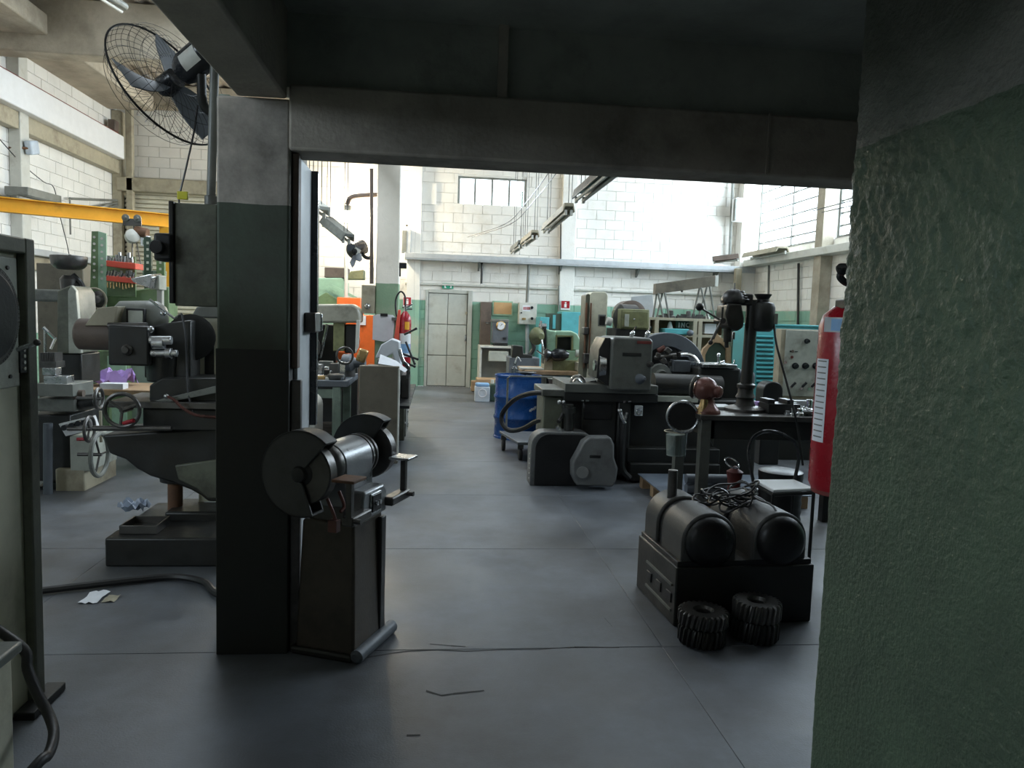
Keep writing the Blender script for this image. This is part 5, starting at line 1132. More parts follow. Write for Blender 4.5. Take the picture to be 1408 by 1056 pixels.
# shelf unit with goods
Ys = 10.8
t = T('shelf_unit', 'beige pigeonhole shelf unit behind the large grinding disc', 'shelf', (3.9, 11, 0))
xa, xb2 = at(890, 470, Ys).x, at(1010, 470, Ys).x; zt = at(950, 438, Ys).z
for px_ in (890, 902, 955, 962, 1008): x = at(px_, 470, Ys).x; Pt(t, 'upright', M['beige'], MB().box(x-.03, x+.03, Ys, Ys+.4, 0, zt), .004)
for y in (438, 460, 500): z = at(950, y, Ys).z; Pt(t, 'shelf_board', M['beige'], MB().box(xa, xb2, Ys+.005, Ys+.4, z-.04, z), .004)
Pt(t, 'back_board', M['wood'], MB().box(xa, xb2, Ys+.39, Ys+.41, 0, zt))
Pt(t, 'lower_panel', M['beige'], MB().box(xa, xb2, Ys+.01, Ys+.03, 0, at(950, 500, Ys).z-.05))
sg = T('shelf_sign', 'small white lettered card on the shelf behind the disc', 'sign', at(940, 449, Ys+.2))
Pt(sg, 'card', M['dark_green'], MB().fb(929, 441, 951, 453, Ys+.2, .02))
lm = MB(); Yl = Ys+.19
lm.fb(933, 443.5, 934.6, 450.5, Yl, .006)
lm.fb(936.5, 443.5, 937.9, 450.5, Yl, .006).pp([(936.5, 443.5), (938.3, 443.5), (942, 450.5), (940.2, 450.5)], Yl, .006).fb(940.6, 443.5, 942, 450.5, Yl, .006)
lm.tor(at(946.3, 447, Yl), (0, 1, 0), .030, .007, 18, 5)
Pt(sg, 'lettering', M['white'], lm)
t = T('teal_case', 'blue tool case lying on the shelf under the lettered card', 'case', at(935, 462, Ys)); Pt(t, 'case_body', M['teal'], MB().fb(914, 452, 948, 460, Ys-.05, .3), .01); Pt(t, 'case_ball', M['grey_blue'], MB().sph(at(949, 458, Ys-.1), .05, 8))
t = T('white_packet', 'white paper packet standing in the right pigeonhole', 'packet', at(977, 460, Ys)); Pt(t, 'packet_body', M['paper'], MB().fb(969, 445, 985, 459, Ys+.1, .15), .004)
solo('white_cone', 'small white cone shaped can in the left pigeonhole', 'can', M['white'], MB().lathe(at(921, 452, Ys+.15), zc, [(0, .05), (.1, .02), (.11, .0)], 12))
for i, (px_, s_) in enumerate(((912, .07), (922, .10), (932, .05), (938, .08), (946, .10), (953, .07), (960, .10), (972, .07))):
    p = at(px_, 440, Ys+.15); p.z = zt; m_ = MB(); lb = ['flat dark clamp', 'low dark drill chuck', 'small dark nut', 'dark round bush', 'tall dark tool holder', 'squat dark collet', 'broad dark clamp block', 'pale flat block'][i]
    if i % 3 == 0: m_.ob(p+V((0, 0, .02)), (s_*2, .08, .04)).ob(p+V((.02, 0, .05)), (s_, .05, .03))
    else: m_.lathe(p, zc, [(0, s_*.7), (.03, s_*.7), (.04, s_*.4), (s_*1.1, s_*.35), (s_*1.2, s_*.1)], 12)
    solo('tool_holder', lb+' on top of the beige shelf unit', 'tool', M['off_white'] if i == 7 else M['iron'], m_)
# trestle standing on the shelf
t = T('trestle', 'dull brown trestle beam on splayed thin steel legs above the shelf unit', 'trestle', at(940, 438, Ys+.2))
b0, b1 = at(900, 397, Ys+.25), at(981, 386, Ys+.15); d_ = (b1-b0)
Pt(t, 'beam', M['lathe_cover'], MB().prism([b0+V((0, -.06, .075)), b0+V((0, .07, .075)), b0+V((0, .07, -.085)), b0+V((0, -.06, -.085))], d_), .004)
Pt(t, 'beam_end', M['off_white'], MB().prism([b1+V((.005, -.062, .078)), b1+V((.005, .072, .078)), b1+V((.005, .072, -.088)), b1+V((.005, -.062, -.088))], (.05, 0, 0)), .003)
for k, (xt, xb_) in enumerate(((903, 898), (905, 912), (911, 903), (914, 920), (962, 952), (964, 974), (972, 960), (976, 983))):
    yy = Ys+.1 if k % 2 else Ys+.3
    p = at(xt, 400-(xt-900)*.12, yy); q = at(xb_, 436, yy); q.z = zt; p.z = b0.z+(b1.z-b0.z)*(xt-900)/81-.08
    Pt(t, 'leg', M['mach_grey'], MB().cyl(q, p, .015, n=8))
Pt(t, 'hook', M['iron'], MB().sph(b0.lerp(b1, .46)-V((0, .03, .09)), .02, 6))
# wooden arch board
t = T('arch_frame', 'dark green board edged with a pale wooden arch behind the drill', 'board', (at(986, 500, 9.2).x, 9.2, 0))
out = [(964, 560), (964, 492), (967, 480), (976, 471), (982, 462), (985, 457), (990, 463), (999, 469), (1005, 477), (1006, 560)]
inn = [(999, 560), (1000, 482), (995, 474), (986, 470), (978, 474), (970, 484), (968, 496), (968, 560)]
ring = [(964, 618), (964, 492), (967, 480), (976, 471), (982, 462), (985, 457), (990, 463), (999, 469), (1005, 477), (1006, 618), (999, 618), (999, 480), (991, 472), (983, 471), (975, 478), (970, 488), (969, 618)]
Pt(t, 'wooden_edge', M['wood'], MB().pp(ring, 9.18, .06), .004)
Pt(t, 'green_board', M['dark_green'], MB().pp([(966, 618), (966, 488), (975, 474), (985, 466), (997, 473), (1003, 482), (1003, 618)], 9.22, .04))
solo('steel_cupboard', 'dark green cupboard standing behind the pillar drill column', 'cupboard', M['dark_green'], MB().box(at(1005, 500, 9.6).x, at(1034, 500, 9.6).x, 9.6, 10.0, 0, at(1020, 447, 9.6).z), .01)
# teal louvred cabinet and control cabinet
Yt = 8.9
t = T('teal_cabinet', 'bright teal steel cabinet with louvred door right of the drill column', 'cabinet', (4.5, 9.2, 0))
x0, x1, x2 = at(1032, 500, Yt).x, at(1066, 500, Yt).x, at(1180, 500, Yt).x; zt = at(1060, 448, Yt).z
Pt(t, 'cabinet_body', M['teal'], MB().box(x0, x2, Yt, Yt+.6, 0, zt), .012)
Pt(t, 'cabinet_top', M['teal'], MB().box(x0-.01, x2, Yt-.02, Yt+.62, zt, zt+.025), .006)
dz0, dz1 = at(1050, 640, Yt).z, at(1050, 455, Yt).z
dd = Pt(t, 'door', M['teal'], MB().box(x0+.05, x1-.0, Yt-.02, Yt, .08, zt-.06), .006)
for k in range(13):
    y = 461+6.15*k; q0, q1 = at(1040, y, Yt-.02), at(1063, y, Yt-.02)
    Pt(dd, 'louvre', M['dark_green'] if False else M['teal'], MB().prism([q0, q0+V((0, -.022, -.012)), q0+V((0, 0, -.03))], (q1.x-q0.x, 0, 0)))
    Pt(dd, 'louvre_gap', M['mach_black'], MB().box(q0.x, q1.x, Yt-.022, Yt-.018, q0.z-.042, q0.z-.031))
Yk = 7.9
t = T('control_cabinet', 'grey control cabinet with rows of black knobs before the teal cabinet', 'cabinet', (4.2, 8.1, 0))
x0, x1 = at(1068, 500, Yk).x, at(1190, 500, Yk).x; x0 += .03; zt = at(1100, 453, Yk).z; zb = at(1100, 545, Yk).z
Pt(t, 'cabinet_body', M['beige'], MB().box(x0, x1, Yk, Yk+.14, zb-.06, zt), .006); Pt(t, 'cabinet_shaded_base', M['mach_dark'], MB().box(x0, x1, Yk, Yk+.3, 0, zb-.06), .006)  # lower part in near-black, painting in the dark under the bench
Pt(t, 'front_panel', M['mach_pale'], MB().box(x0+.05, x1, Yk-.015, Yk, zb, zt-.01), .005)
Pt(t, 'cabinet_ledge', M['mach_grey'], MB().box(x0, x1, Yk-.05, Yk, zb-.06, zb-.03), .004)
for x, y, r in ((1109, 469, .022), (1093, 503, .028), (1107, 503, .028), (1121, 503, .028)):
    Pt(t, 'knob', M['plastic_black'], MB().lathe(at(x, y, Yk-.015), (0, -1, 0), [(0, r*1.3), (.012, r*1.3), (.013, r), (.05, r*.85)], 14))
for x, y in ((1091, 527), (1106, 527), (1119, 527)): Pt(t, 'lever_switch', M['plastic_black'], MB().cyl(at(x-3, y+5, Yk-.03), at(x+3, y-1, Yk-.06), .014, n=8))
for x, y, mk in ((1090, 483, 'brown'), (1089, 491, 'dark_red'), (1080, 498, 'chrome'), (1088, 532, 'chrome'), (1102, 534, 'chrome'), (1113, 535, 'mint')):
    Pt(t, 'indicator', M[mk], MB().cyl(at(x, y, Yk-.015), at(x, y, Yk-.03), .016, n=10))
Pt(t, 'marking', M['mach_dark'], MB().fb(1086, 482, 1091, 484.5, Yk-.018, .004).fb(1093, 483, 1097, 484, Yk-.018, .004))
solo('round_guard', 'black rounded guard in front of the teal cabinet beside the control cabinet', 'guard', M['mach_black'], MB().arch((at(1062, 560, 7.6).x, 7.6, 0), .22, at(1062, 525, 7.6).z, .10, .2), .01)

# ---------------------------------------------------------------- big grinder / shaper
t = T('shaper', 'long dark shaping machine with square gear housing at the right of the aisle', 'machine', (2.0, 7.0, 0))
Y = 6.75
xl, xr = at(762, 600, Y).x, at(990, 600, Y).x
zb1 = at(830, 545, Y).z
Pt(t, 'bed', M['mach_dark'], MB().box(xl+.05, xr+.4, Y+.08, Y+.85, .0, zb1-.02), .02)
Pt(t, 'bed_front', M['mach_dark'], MB().fb(800, 548, 848, 608, Y, .1).fb(848, 548, 866, 655, Y-.03, .12), .015)
Pt(t, 'bed_recess', M['mach_black'], MB().fb(803, 556, 842, 577, Y-.012, .03), .006)
Pt(t, 'base_step', M['mach_dark'], MB().fb(862, 617, 990, 637, Y-.05, .2).fb(866, 638, 990, 662, Y-.12, .25), .01)
Pt(t, 'left_pedestal', M['mach_green'], MB().box(at(748, 560, Y).x, at(775, 560, Y).x, Y+.05, Y+.5, 0, at(760, 546, Y).z), .012)
Pt(t, 'table_wing', M['housing'], MB().fb(746, 536, 792, 545, Y-.05, .6), .006)
Pt(t, 'table', M['housing'], MB().fb(777, 529, 905, 541, Y-.08, .75), .006)
Pt(t, 'table_front', M['mach_dark'], MB().fb(775, 541, 905, 553, Y-.06, .7), .008)
Pt(t, 'adjust_screws', M['chrome'], MB().fb(799, 550, 803, 552, Y-.07, .02).fb(805, 550, 810, 552, Y-.07, .02).fb(857, 551, 860, 554, Y-.07, .02).fb(864, 551, 868, 553, Y-.07, .02))
xh0, xh1 = at(840, 500, 6.55).x, at(897, 500, 6.55).x; zh0, zh1 = at(868, 537, 6.55).z, at(868, 464, 6.55).z
hs_ = Pt(t, 'gear_housing', M['housing'], MB().arch(((xh0+xh1)/2, 6.55, zh0), xh1-xh0, zh1-zh0, .05, .55), .02, 3)
Pt(hs_, 'housing_plate', M['mach_dark'], MB().fb(856, 485, 882, 490, 6.545, .01), .002)
Pt(hs_, 'red_smear', M['dark_red'], MB().fb(876, 469, 896, 473, 6.545, .01), .003)
Pt(hs_, 'housing_knob', M['grey_blue'], MB().lathe(at(880, 521, 6.55), (.2, -1, .1), [(0, .05), (.02, .035), (.06, .03), (.10, .012)], 16))
Pt(hs_, 'locking_pin', M['iron'], MB().lathe(at(893, 501, 6.55), (.2, -1, .1), [(0, .03), (.05, .02)], 12))
Pt(hs_, 'housing_flange', M['mach_black'], MB().prism([V((xh0-.0, 6.6, zh0+.03)), V((xh0-.11, 6.62, zh0+.10)), V((xh0-.10, 6.62, zh1-.12)), V((xh0-.05, 6.6, zh1-.01)), V((xh0, 6.6, zh1-.01))], (0, .4, 0)), .006)
Pt(hs_, 'face_chuck', M['steel'], MB().lathe(V((xh0-.03, 6.72, (zh0+zh1)/2-.03)), (-1, 0, 0), [(0, .14), (.06, .14), (.065, .05), (.09, .05)], 24))
wv = MB()
for x, y in ((872, 459), (893, 459)): wv.sph(at(x-2, y-1, 6.7), .022, 6).cyl(at(x-2, y-1, 6.7), at(x+2.5, y-10, 6.7), .009, n=6).cyl(at(x-3, y-1, 6.7), at(x-4, y+6, 6.72), .02, n=8)
Pt(t, 'wing_levers', M['chrome'], wv)
cb0, cb1 = at(897, 529, 6.95), at(990, 533, 6.95)
Pt(t, 'ram', M['mach_dark'], MB().cyl(cb0, cb1, .115, n=28), .0)
Pt(t, 'ram_slide', M['mach_pale'], MB().fb(897, 545, 960, 553, 6.8, .3), .004)
Pt(t, 'tail_head', M['mach_dark'], MB().fb(960, 505, 1018, 552, 7.05, .35), .03, 3)
Pt(t, 'tail_plate', M['steel'], MB().fb(966, 501, 1014, 506, 7.0, .35), .005)
tl = MB().cyl(at(988, 503, 7.1), at(988, 489, 7.1), .014).sph(at(988, 488, 7.1), .02, 6).cyl(at(978, 503, 7.1), at(996, 497, 7.1), .012).cyl(at(1008, 503, 7.1), at(1010, 495, 7.1), .01)
Pt(t, 'tail_lever', M['chrome'], tl)
Pt(t, 'tail_cap', M['grey_blue'], MB().fb(1016, 510, 1040, 540, 7.1, .25), .05, 3)
# big grinding disc
dc = at(916, 514, 7.55); Rd = .43
ring_ = []; n_ = 40
for i in range(n_+1): a = PI*1.15*i/n_-.075*PI; ring_.append(dc+V((Rd*math.cos(a), 0, Rd*math.sin(a))))
for i in range(n_+1): a = PI*1.15*(1-i/n_)-.075*PI; ring_.append(dc+V((.285*math.cos(a), 0, .285*math.sin(a))))
Pt(t, 'disc_guard', M['grey_blue'], MB().prism(ring_, (0, .16, 0)), .008)
Pt(t, 'disc', M['mach_black'], MB().lathe(dc+V((0, .16, 0)), (0, -1, 0), [(0, .34), (.1, .34), (.11, .12), (.16, .11)], 40))
Pt(t, 'disc_hub', M['mach_grey'], MB().lathe(dc+V((-.08, -.02, -.02)), (0, -1, 0), [(0, .13), (.05, .12), (.06, .07), (.12, .06)], 20))
ht = MB()
for x, y, s_ in ((905, 488, .03), (918, 482, .04), (927, 492, .03), (936, 487, .035), (912, 496, .04), (922, 500, .03)): ht.ob(at(x, y, 7.35), (s_*1.5, s_*1.5, s_*1.3), Matrix.Rotation(x, 3, 'Y'))
ht.cyl(at(900, 492, 7.35), at(930, 488, 7.35), .02)
Pt(t, 'nozzle_block', M['iron'], ht, .004)
Pt(t, 'nozzle_hose', M['chrome'], MB().tube([at(936, 488, 7.32), at(948, 488, 7.3), at(956, 493, 7.28), at(963, 504, 7.25), at(966, 512, 7.22)], .018, 8))
Pt(t, 'dressing_arm', M['brick_red'], MB().cyl(at(905, 483, 7.4), at(914, 478, 7.4), .03, n=10))
Pt(t, 'guard_block', M['grey_blue'], MB().fb(927, 496, 950, 512, 7.25, .15), .008)
# fittings on the bed front
sc_ = MB().tube([at(852, 566, 6.6), at(856, 576, 6.6), at(859, 582, 6.6)], .02, 6).tube([at(862, 567, 6.6), at(859, 576, 6.6), at(859, 582, 6.6)], .016, 6).sph(at(852, 565, 6.6), .025, 6)
Pt(t, 'clamp_fork', M['steel'], sc_)
Pt(t, 'valve_plate', M['tray_grey'], MB().fb(874, 558, 884, 572, 6.65, .05), .004); Pt(t, 'valve_ring', M['chrome'], MB().tor(at(878.5, 566, 6.64), (0, 1, 0), .022, .006, 18, 5))
Pt(t, 'cable_run', M['rubber'], MB().tube([at(857, 582, 6.62), at(855, 620, 6.62), at(856, 645, 6.62), at(866, 658, 6.6)], .03, 8))
Pt(t, 'feed_pipe', M['mach_dark'], MB().tube([at(772, 552, 6.68), at(776, 558, 6.66), at(774, 570, 6.62), at(768, 580, 6.55)], .02, 8).cyl(at(782, 556, 6.6), at(782, 625, 6.6), .045, n=14).cyl(at(782, 560, 6.6), at(782, 568, 6.6), .065, n=14))
Pt(t, 'oil_cocks', M['steel'], MB().sph(at(769, 553, 6.6), .02, 6).sph(at(775, 553, 6.6), .018, 6).cyl(at(766, 586, 6.55), at(771, 593, 6.55), .02, n=8))
wl_ = MB().tube([at(783, 530, 6.8), at(788, 519, 6.8), at(797, 517, 6.8), at(803, 524, 6.8), at(804, 530, 6.8)], .014, 6).tube([at(785, 530, 6.9), at(793, 521, 6.9), at(801, 530, 6.9)], .012, 6).cyl(at(806, 527, 6.9), at(820, 525, 6.9), .015)
solo('bright_loops', 'bright bent steel rods lying on the shaper table', 'rods', M['chrome'], wl_)
# guards at its foot
t = T('belt_guard', 'black faced rounded belt guard on the floor at the left end of the shaper', 'guard', (1.2, 6.8, 0))
gx0, gx1 = .87, 1.45; gzt = at(745, 588, 6.75).z
Pt(t, 'shell', M['guard_grey'], MB().arch(((gx0+gx1)/2, 6.5, 0), gx1-gx0, gzt, .13, .22), .008)
Pt(t, 'face_plate', M['mach_black'], MB().arch(((gx0+gx1)/2+.015, 6.485, 0.005), gx1-gx0-.05, gzt-.025, .12, .018), .003)
for k in range(6): Pt(t, 'rivet', M['off_white'], MB().sph((gx0-.002, 6.54, .06+.045*k), .008, 5))
t = T('gear_guard', 'flat blue-grey gear guard with small slot standing at the shaper foot', 'guard', (1.6, 6.4, 0))
gg = [(793, 668), (787, 655), (787, 636), (795, 622), (802, 608), (812, 601), (840, 601), (845, 612), (845, 630), (850, 645), (848, 660), (843, 670)]
Pt(t, 'guard_body', M['guard_grey'], MB().pp(gg, 6.33, .14), .02, 3)
Pt(t, 'slot', M['mach_black'], MB().fb(811, 626, 826, 630, 6.322, .02), .003)
Pt(t, 'boss', M['guard_grey'], MB().cyl(at(801, 650, 6.33), at(801, 650, 6.305), .055, n=20), .006)

# ---------------------------------------------------------------- pallet
t = T('pallet', 'low wooden pallet with a grey-blue sheet on it before the shaper', 'pallet', (2.5, 6.1, 0))
pc0, pc1, py0, py1 = 1.88, 3.1, 5.72, 6.5
for k in range(3): Pt(t, 'runner', M['wood'], MB().box(pc0, pc1, py0+.03+.33*k, py0+.12+.33*k, 0, .09), .003)
for k in range(7): Pt(t, 'deck_board', M['wood'], MB().box(pc0+.175*k, pc0+.175*k+.15, py0, py1, .09, .112), .002)
Pt(t, 'sheet', M['sheet_blue'], MB().box(pc0-.02, pc1+.02, py0-.01, py1+.01, .112, .12), .002)
solo('long_rods', 'two thin black rods lying across the sheet on the pallet', 'rods', M['plastic_black'], MB().cyl((2.25, 6.3, .13), (2.75, 5.75, .13), .009, n=6).cyl((2.2, 6.15, .13), (2.62, 5.73, .13), .009, n=6))
# ---------------------------------------------------------------- bench with pillar drill
t = T('drill_bench', 'dark oily steel bench carrying the pillar drill on the right', 'bench', (2.4, 5.1, 0))
bzr = at(1000, 571, 4.84).z; bx = at(962, 571, 4.84).x; bx2 = 3.1
Pt(t, 'bench_top', M['iron'], MB().box(bx, bx2, 4.82, 5.45, bzr-.035, bzr), .005)
Pt(t, 'apron', M['mach_dark'], MB().box(bx+.03, bx2, 4.86, 4.9, bzr-.17, bzr-.035), .004)
Pt(t, 'apron', M['mach_dark'], MB().box(bx+.02, bx+.05, 4.9, 5.4, bzr-.14, bzr-.035), .004)
for x, y in ((bx+.05, 4.87), (bx+.05, 5.38), (bx2-.06, 4.87), (bx2-.06, 5.38)): Pt(t, 'leg', M['housing'] if x < 2.2 else M['mach_dark'], MB().box(x-.035, x+.035, y-.035, y+.035, 0, bzr-.035), .004)
Pt(t, 'gusset', M['housing'], MB().prism([V((bx-.0, 4.86, bzr-.04)), V((bx+.12, 4.86, bzr-.04)), V((bx+.12, 4.86, bzr-.22)), V((bx+.09, 4.86, bzr-.16))], (0, .03, 0)), .003)
Yr = 5.12
t = T('drill_press', 'black pillar drill with domed pulley cover on the right hand bench', 'drill', at(1024, 562, Yr))
bc = at(1024, 560, Yr); bc.z = bzr
Pt(t, 'base', M['iron'], MB().lathe(bc, zc, [(0, .145), (.02, .145), (.03, .12), (.045, .06)], 30)); 
Pt(t, 'base_collar', M['mach_dark'], MB().lathe(bc+V((0, 0, .04)), zc, [(0, .075), (.03, .06), (.05, .06), (.06, .07), (.09, .055), (.12, .055), (.13, .065), (.15, .065), (.16, .045)], 22))
zt = at(1028, 412, Yr).z
Pt(t, 'column', M['mach_dark'], MB().cyl(bc+V((0, 0, .1)), (bc.x+.01, bc.y, zt), .042, n=20))
Pt(t, 'gear_head', M['mach_dark'], MB().pp([(998, 432), (1001, 417), (1020, 416), (1024, 438), (1023, 450), (1014, 456), (1003, 450)], Yr-.08, .2), .015)
Pt(t, 'pulley_cover', M['mach_black'], MB().lathe(at(1008, 416, Yr), zc, [(-.005, .085), (.01, .088), (.035, .083), (.065, .066), (.085, .045), (.097, .015), (.098, .0)], 26), label='domed black pulley cover')
pf = MB()
for k in range(4): pf.tor(at(1015, 412-3.6*k, Yr), zc, .075-.012*k, .006, 22, 5)
Pt(t, 'step_pulley', M['iron'], pf); Pt(t, 'top_spindle', M['steel'], MB().cyl(at(1010, 398, Yr-.05), at(1010, 389, Yr-.05), .008, n=8))
mc = at(1046, 456, Yr); hm = at(1046, 417, Yr).z-mc.z
Pt(t, 'motor', M['mach_dark'], MB().lathe(mc, zc, [(0, .06), (.01, .075), (.03, .088), (hm-.03, .09), (hm, .078), (hm+.01, .05)], 28))
Pt(t, 'motor_pulley', M['mach_black'], MB().lathe(mc+V((0, 0, hm)), zc, [(0, .04), (.03, .04), (.035, .045), (.06, .06), (.065, .06)], 22))
Pt(t, 'belt_bridge', M['mach_dark'], MB().fb(1022, 404, 1036, 420, Yr-.04, .1), .01)
Pt(t, 'switch', M['mach_grey'], MB().fb(1062, 431, 1070, 446, Yr-.06, .06), .004)
Pt(t, 'quill', M['mach_dark'], MB().cyl(at(1000, 452, Yr-.02), at(1000, 470, Yr-.02), .028, n=16).cyl(at(999, 470, Yr-.02), at(999, 478, Yr-.02), .015, n=12)); Pt(t, 'chuck_key', M['chrome'], MB().fb(1007, 456, 1011, 467, Yr-.1, .02), .004)
fh = MB()
hub = at(992, 441, Yr-.12); fh.cyl(hub+V((0, .1, 0)), hub-V((0, .03, 0)), .02, n=12)
for x, y in ((966, 425), (977, 470), (994, 422), (981, 466)): fh.cyl(hub, at(x, y, Yr-.14), .0075, n=8)
fhp = Pt(t, 'feed_spokes', M['iron'], fh); Pt(fhp, 'knob', M['mach_black'], MB().sph(at(962, 422, Yr-.14), .028, 8)); Pt(fhp, 'knob', M['mach_black'], MB().sph(at(977, 471, Yr-.14), .017, 8))
Pt(t, 'power_cable', M['rubber'], MB().tube([at(1064, 446, Yr-.04), at(1068, 475, Yr-.15), at(1080, 520, 4.9), at(1092, 566, 4.81), at(1097, 590, 4.79), at(1104, 640, 4.7)], .008, 6))
# loose parts on the bench
def bq(x, Yq): q = at(x, 562, Yq); q.z = bzr; return q
t = T('bell_casting', 'reddish brown bell shaped casting on the corner of the drill bench', 'casting', bq(975, 4.95))
c = bq(973, 4.93)
Pt(t, 'casting_foot', M['brick_red'], MB().lathe(c, zc, [(0, .088), (.012, .088), (.03, .078), (.05, .06), (.07, .047), (.09, .04), (.12, .036)], 32)); Pt(t, 'casting_neck', M['brass'], MB().lathe(c+V((-.035, -.02, .0)), zc, [(0, .05), (.02, .046), (.05, .034), (.08, .028), (.10, .026)], 22))
R8 = .085; pr8 = [(-R8*math.cos(PI*k/12), max(R8*math.sin(PI*k/12), .0005)) for k in range(11)]+[(.078, .045), (.10, .042), (.115, .034), (.122, .018), (.124, .0005)]
Pt(t, 'casting_head', M['brick_red'], MB().lathe(c+V((-.02, .01, .165)), (.72, -.66, -.12), pr8, 30))
Pt(t, 'casting_collar', M['iron'], MB().tor(c+V((-.075, .06, .175)), (.72, -.66, -.12), .07, .014, 28, 6))
t = T('pipe_vise', 'round open pipe end with bright rim at the left of the drill bench', 'pipe', at(940, 572, 4.95))
pc_ = at(939, 573, 4.95)
Pt(t, 'pipe_rim', M['steel'], MB().tor(pc_, (-.35, -1, 0), .105, .012, 32, 8)); Pt(t, 'pipe_bowl', M['mach_black'], MB().lathe(pc_, (.35, 1, 0), [(0, .10), (.02, .09), (.1, .05), (.11, .01)], 26)); Pt(t, 'pipe_neck', M['mach_dark'], MB().cyl(pc_+V((.04, .08, 0)), V((bx+.06, 5.0, bzr-.06)), .045, .06, 14))
t = T('hanging_jar', 'grimy clear plastic jar hanging below the round pipe end', 'jar', at(930, 625, 5.1)); Pt(t, 'jar_body', M['jar'], MB().lathe(at(929, 626, 5.1), zc, [(0, .06), (.0, .072), (.16, .078), (.165, .08), (.165, .072), (.01, .066)], 22)); Pt(t, 'jar_rim', M['beige'], MB().tor(at(929, 593, 5.1), zc, .078, .005, 24, 5)); Pt(t, 'jar_fill', M['mach_pale'], MB().cyl(at(929, 625.5, 5.1), at(929, 597, 5.1), .064, .068, 20)); Pt(t, 'jar_hook', M['iron'], MB().tube([at(940, 593, 5.1), at(948, 588, 5.1), at(960, 586, 5.1)], .005, 5))
lt2 = [('clamp_bar', 'long flat clamp bar lying at the back of the drill bench', 1065, 5.3, (.35, .05, .02), 'steel'), ('machine_vise', 'dark low machine vise in the middle of the drill bench', 1070, 5.05, (.22, .16, .07), 'mach_dark'),
       ('shim_packet', 'purple and white packet beside the drill base', 1046, 5.2, (.08, .06, .06), 'purple'), ('parts_dish', 'bright round dish of small parts at the right of the drill bench', 1108, 4.95, None, 'steel'),
       ('steel_bush', 'short bright steel bush at the front right of the drill bench', 1100, 4.9, None, 'chrome'), ('steel_bush', 'tall bright bush behind the round dish on the drill bench', 1112, 5.15, None, 'chrome'),
       ('flat_plate', 'pale flat plate behind the bell shaped casting', 992, 5.25, (.14, .2, .02), 'tray_grey'), ('gauge_block', 'small grey block between the vise and the dish on the drill bench', 1090, 5.1, (.07, .06, .06), 'grey_blue'),
       ('steel_bar', 'stepped steel bar along the back of the bench near the red extinguisher', 1110, 5.35, (.25, .06, .06), 'tray_grey')]
for nm, lb, px_, y, sz, mk in lt2:
    c = bq(px_, y); m_ = MB()
    if sz: m_.box(c.x-sz[0]/2, c.x+sz[0]/2, y-sz[1]/2, y+sz[1]/2, bzr, bzr+sz[2]); 
    elif nm == 'parts_dish': 
        m_.lathe(c, zc, [(0, .05), (.03, .075), (.035, .075), (.01, .05)], 20)
        for k in range(6): m_.sph(c+V((.03*math.cos(k), .03*math.sin(k), .03+.008*(k % 2))), .014, 5)
    else: m_.lathe(c, zc, [(0, .03), (.02, .03), (.025, .02), (.05 if 'short' in lb else .09, .02)], 16)
    if nm == 'machine_vise': m_.box(c.x-.11, c.x-.06, y-.07, y+.07, bzr+.07, bzr+.10).box(c.x+.03, c.x+.08, y-.07, y+.07, bzr+.07, bzr+.10).cyl((c.x+.08, y, bzr+.05), (c.x+.16, y, bzr+.05), .012)
    solo(nm, lb, nm.split('_')[1], M[mk], m_, .003)
for px_, y, r_, h_, mk, lb in ((1083, 4.93, .026, .03, 'steel', 'squat grey bush right in front of the low dark vise'), (1090, 4.88, .018, .055, 'chrome', 'slim bright bush at the very front edge of the drill bench'),
        (1096, 5.02, .024, .04, 'steel', 'dull steel bush just left of the parts dish'), (1104, 5.05, .02, .05, 'chrome', 'bright bush behind the parts dish on the drill bench'),
        (1114, 4.93, .03, .03, 'iron', 'dark flat bush beside the red extinguisher on the drill bench'), (1093, 5.2, .022, .06, 'iron', 'dark tall bush behind the small grey block on the drill bench')):
    c = bq(px_, y); solo('loose_bush', lb, 'bush', M[mk], MB().lathe(c, zc, [(0, r_), (h_*.3, r_), (h_*.36, r_*.65), (h_, r_*.65)], 16), 0, 'loose steel bushes on the drill bench')
# stool and things under the bench
t = T('chair', 'black tube chair with flat white seat in front of the drill bench', 'chair', (2.2, 4.45, 0))
s0 = atz(1034, 664, .47); sz_ = .47
sq = [atz(1036, 663, sz_), atz(1092, 663, sz_), atz(1119, 675, sz_), atz(1063, 678, sz_)]
sq = [V((p.x, p.y, sz_)) for p in sq]
Pt(t, 'seat', M['white'], MB().prism(sq, (0, 0, .02)), .006)
Pt(t, 'seat_frame', M['rubber'], MB().tube([p-V((0, 0, .012)) for p in sq+[sq[0]]], .011, 8, False))
for p in sq: Pt(t, 'leg', M['rubber'], MB().cyl((p.x, p.y, .0), (p.x, p.y, sz_-.01), .011, n=8))
bk = [sq[0], V((sq[0].x-.02, sq[0].y+.06, sz_+.18)), V((sq[0].x+.02, sq[0].y+.08, sz_+.29)), V((sq[0].x+.13, sq[0].y+.08, sz_+.33)), V((sq[1].x+.01, sq[1].y+.08, sz_+.27)), V((sq[1].x+.05, sq[1].y+.06, sz_+.16)), sq[1]]
Pt(t, 'back_hoop', M['plastic_black'], MB().tube(bk, .012, 8))
c = atz(1072, 668, .3)
solo('waste_bin', 'dark lidded ribbed bin under the drill bench behind the chair', 'bin', M['mach_black'], MB().lathe((2.5, 5.05, 0), zc, [(0, .14), (.02, .15)]+[(.03+.03*k, .15+.006*(k % 2)) for k in range(14)]+[(.46, .155), (.47, .12), (.47, .001)], 24))
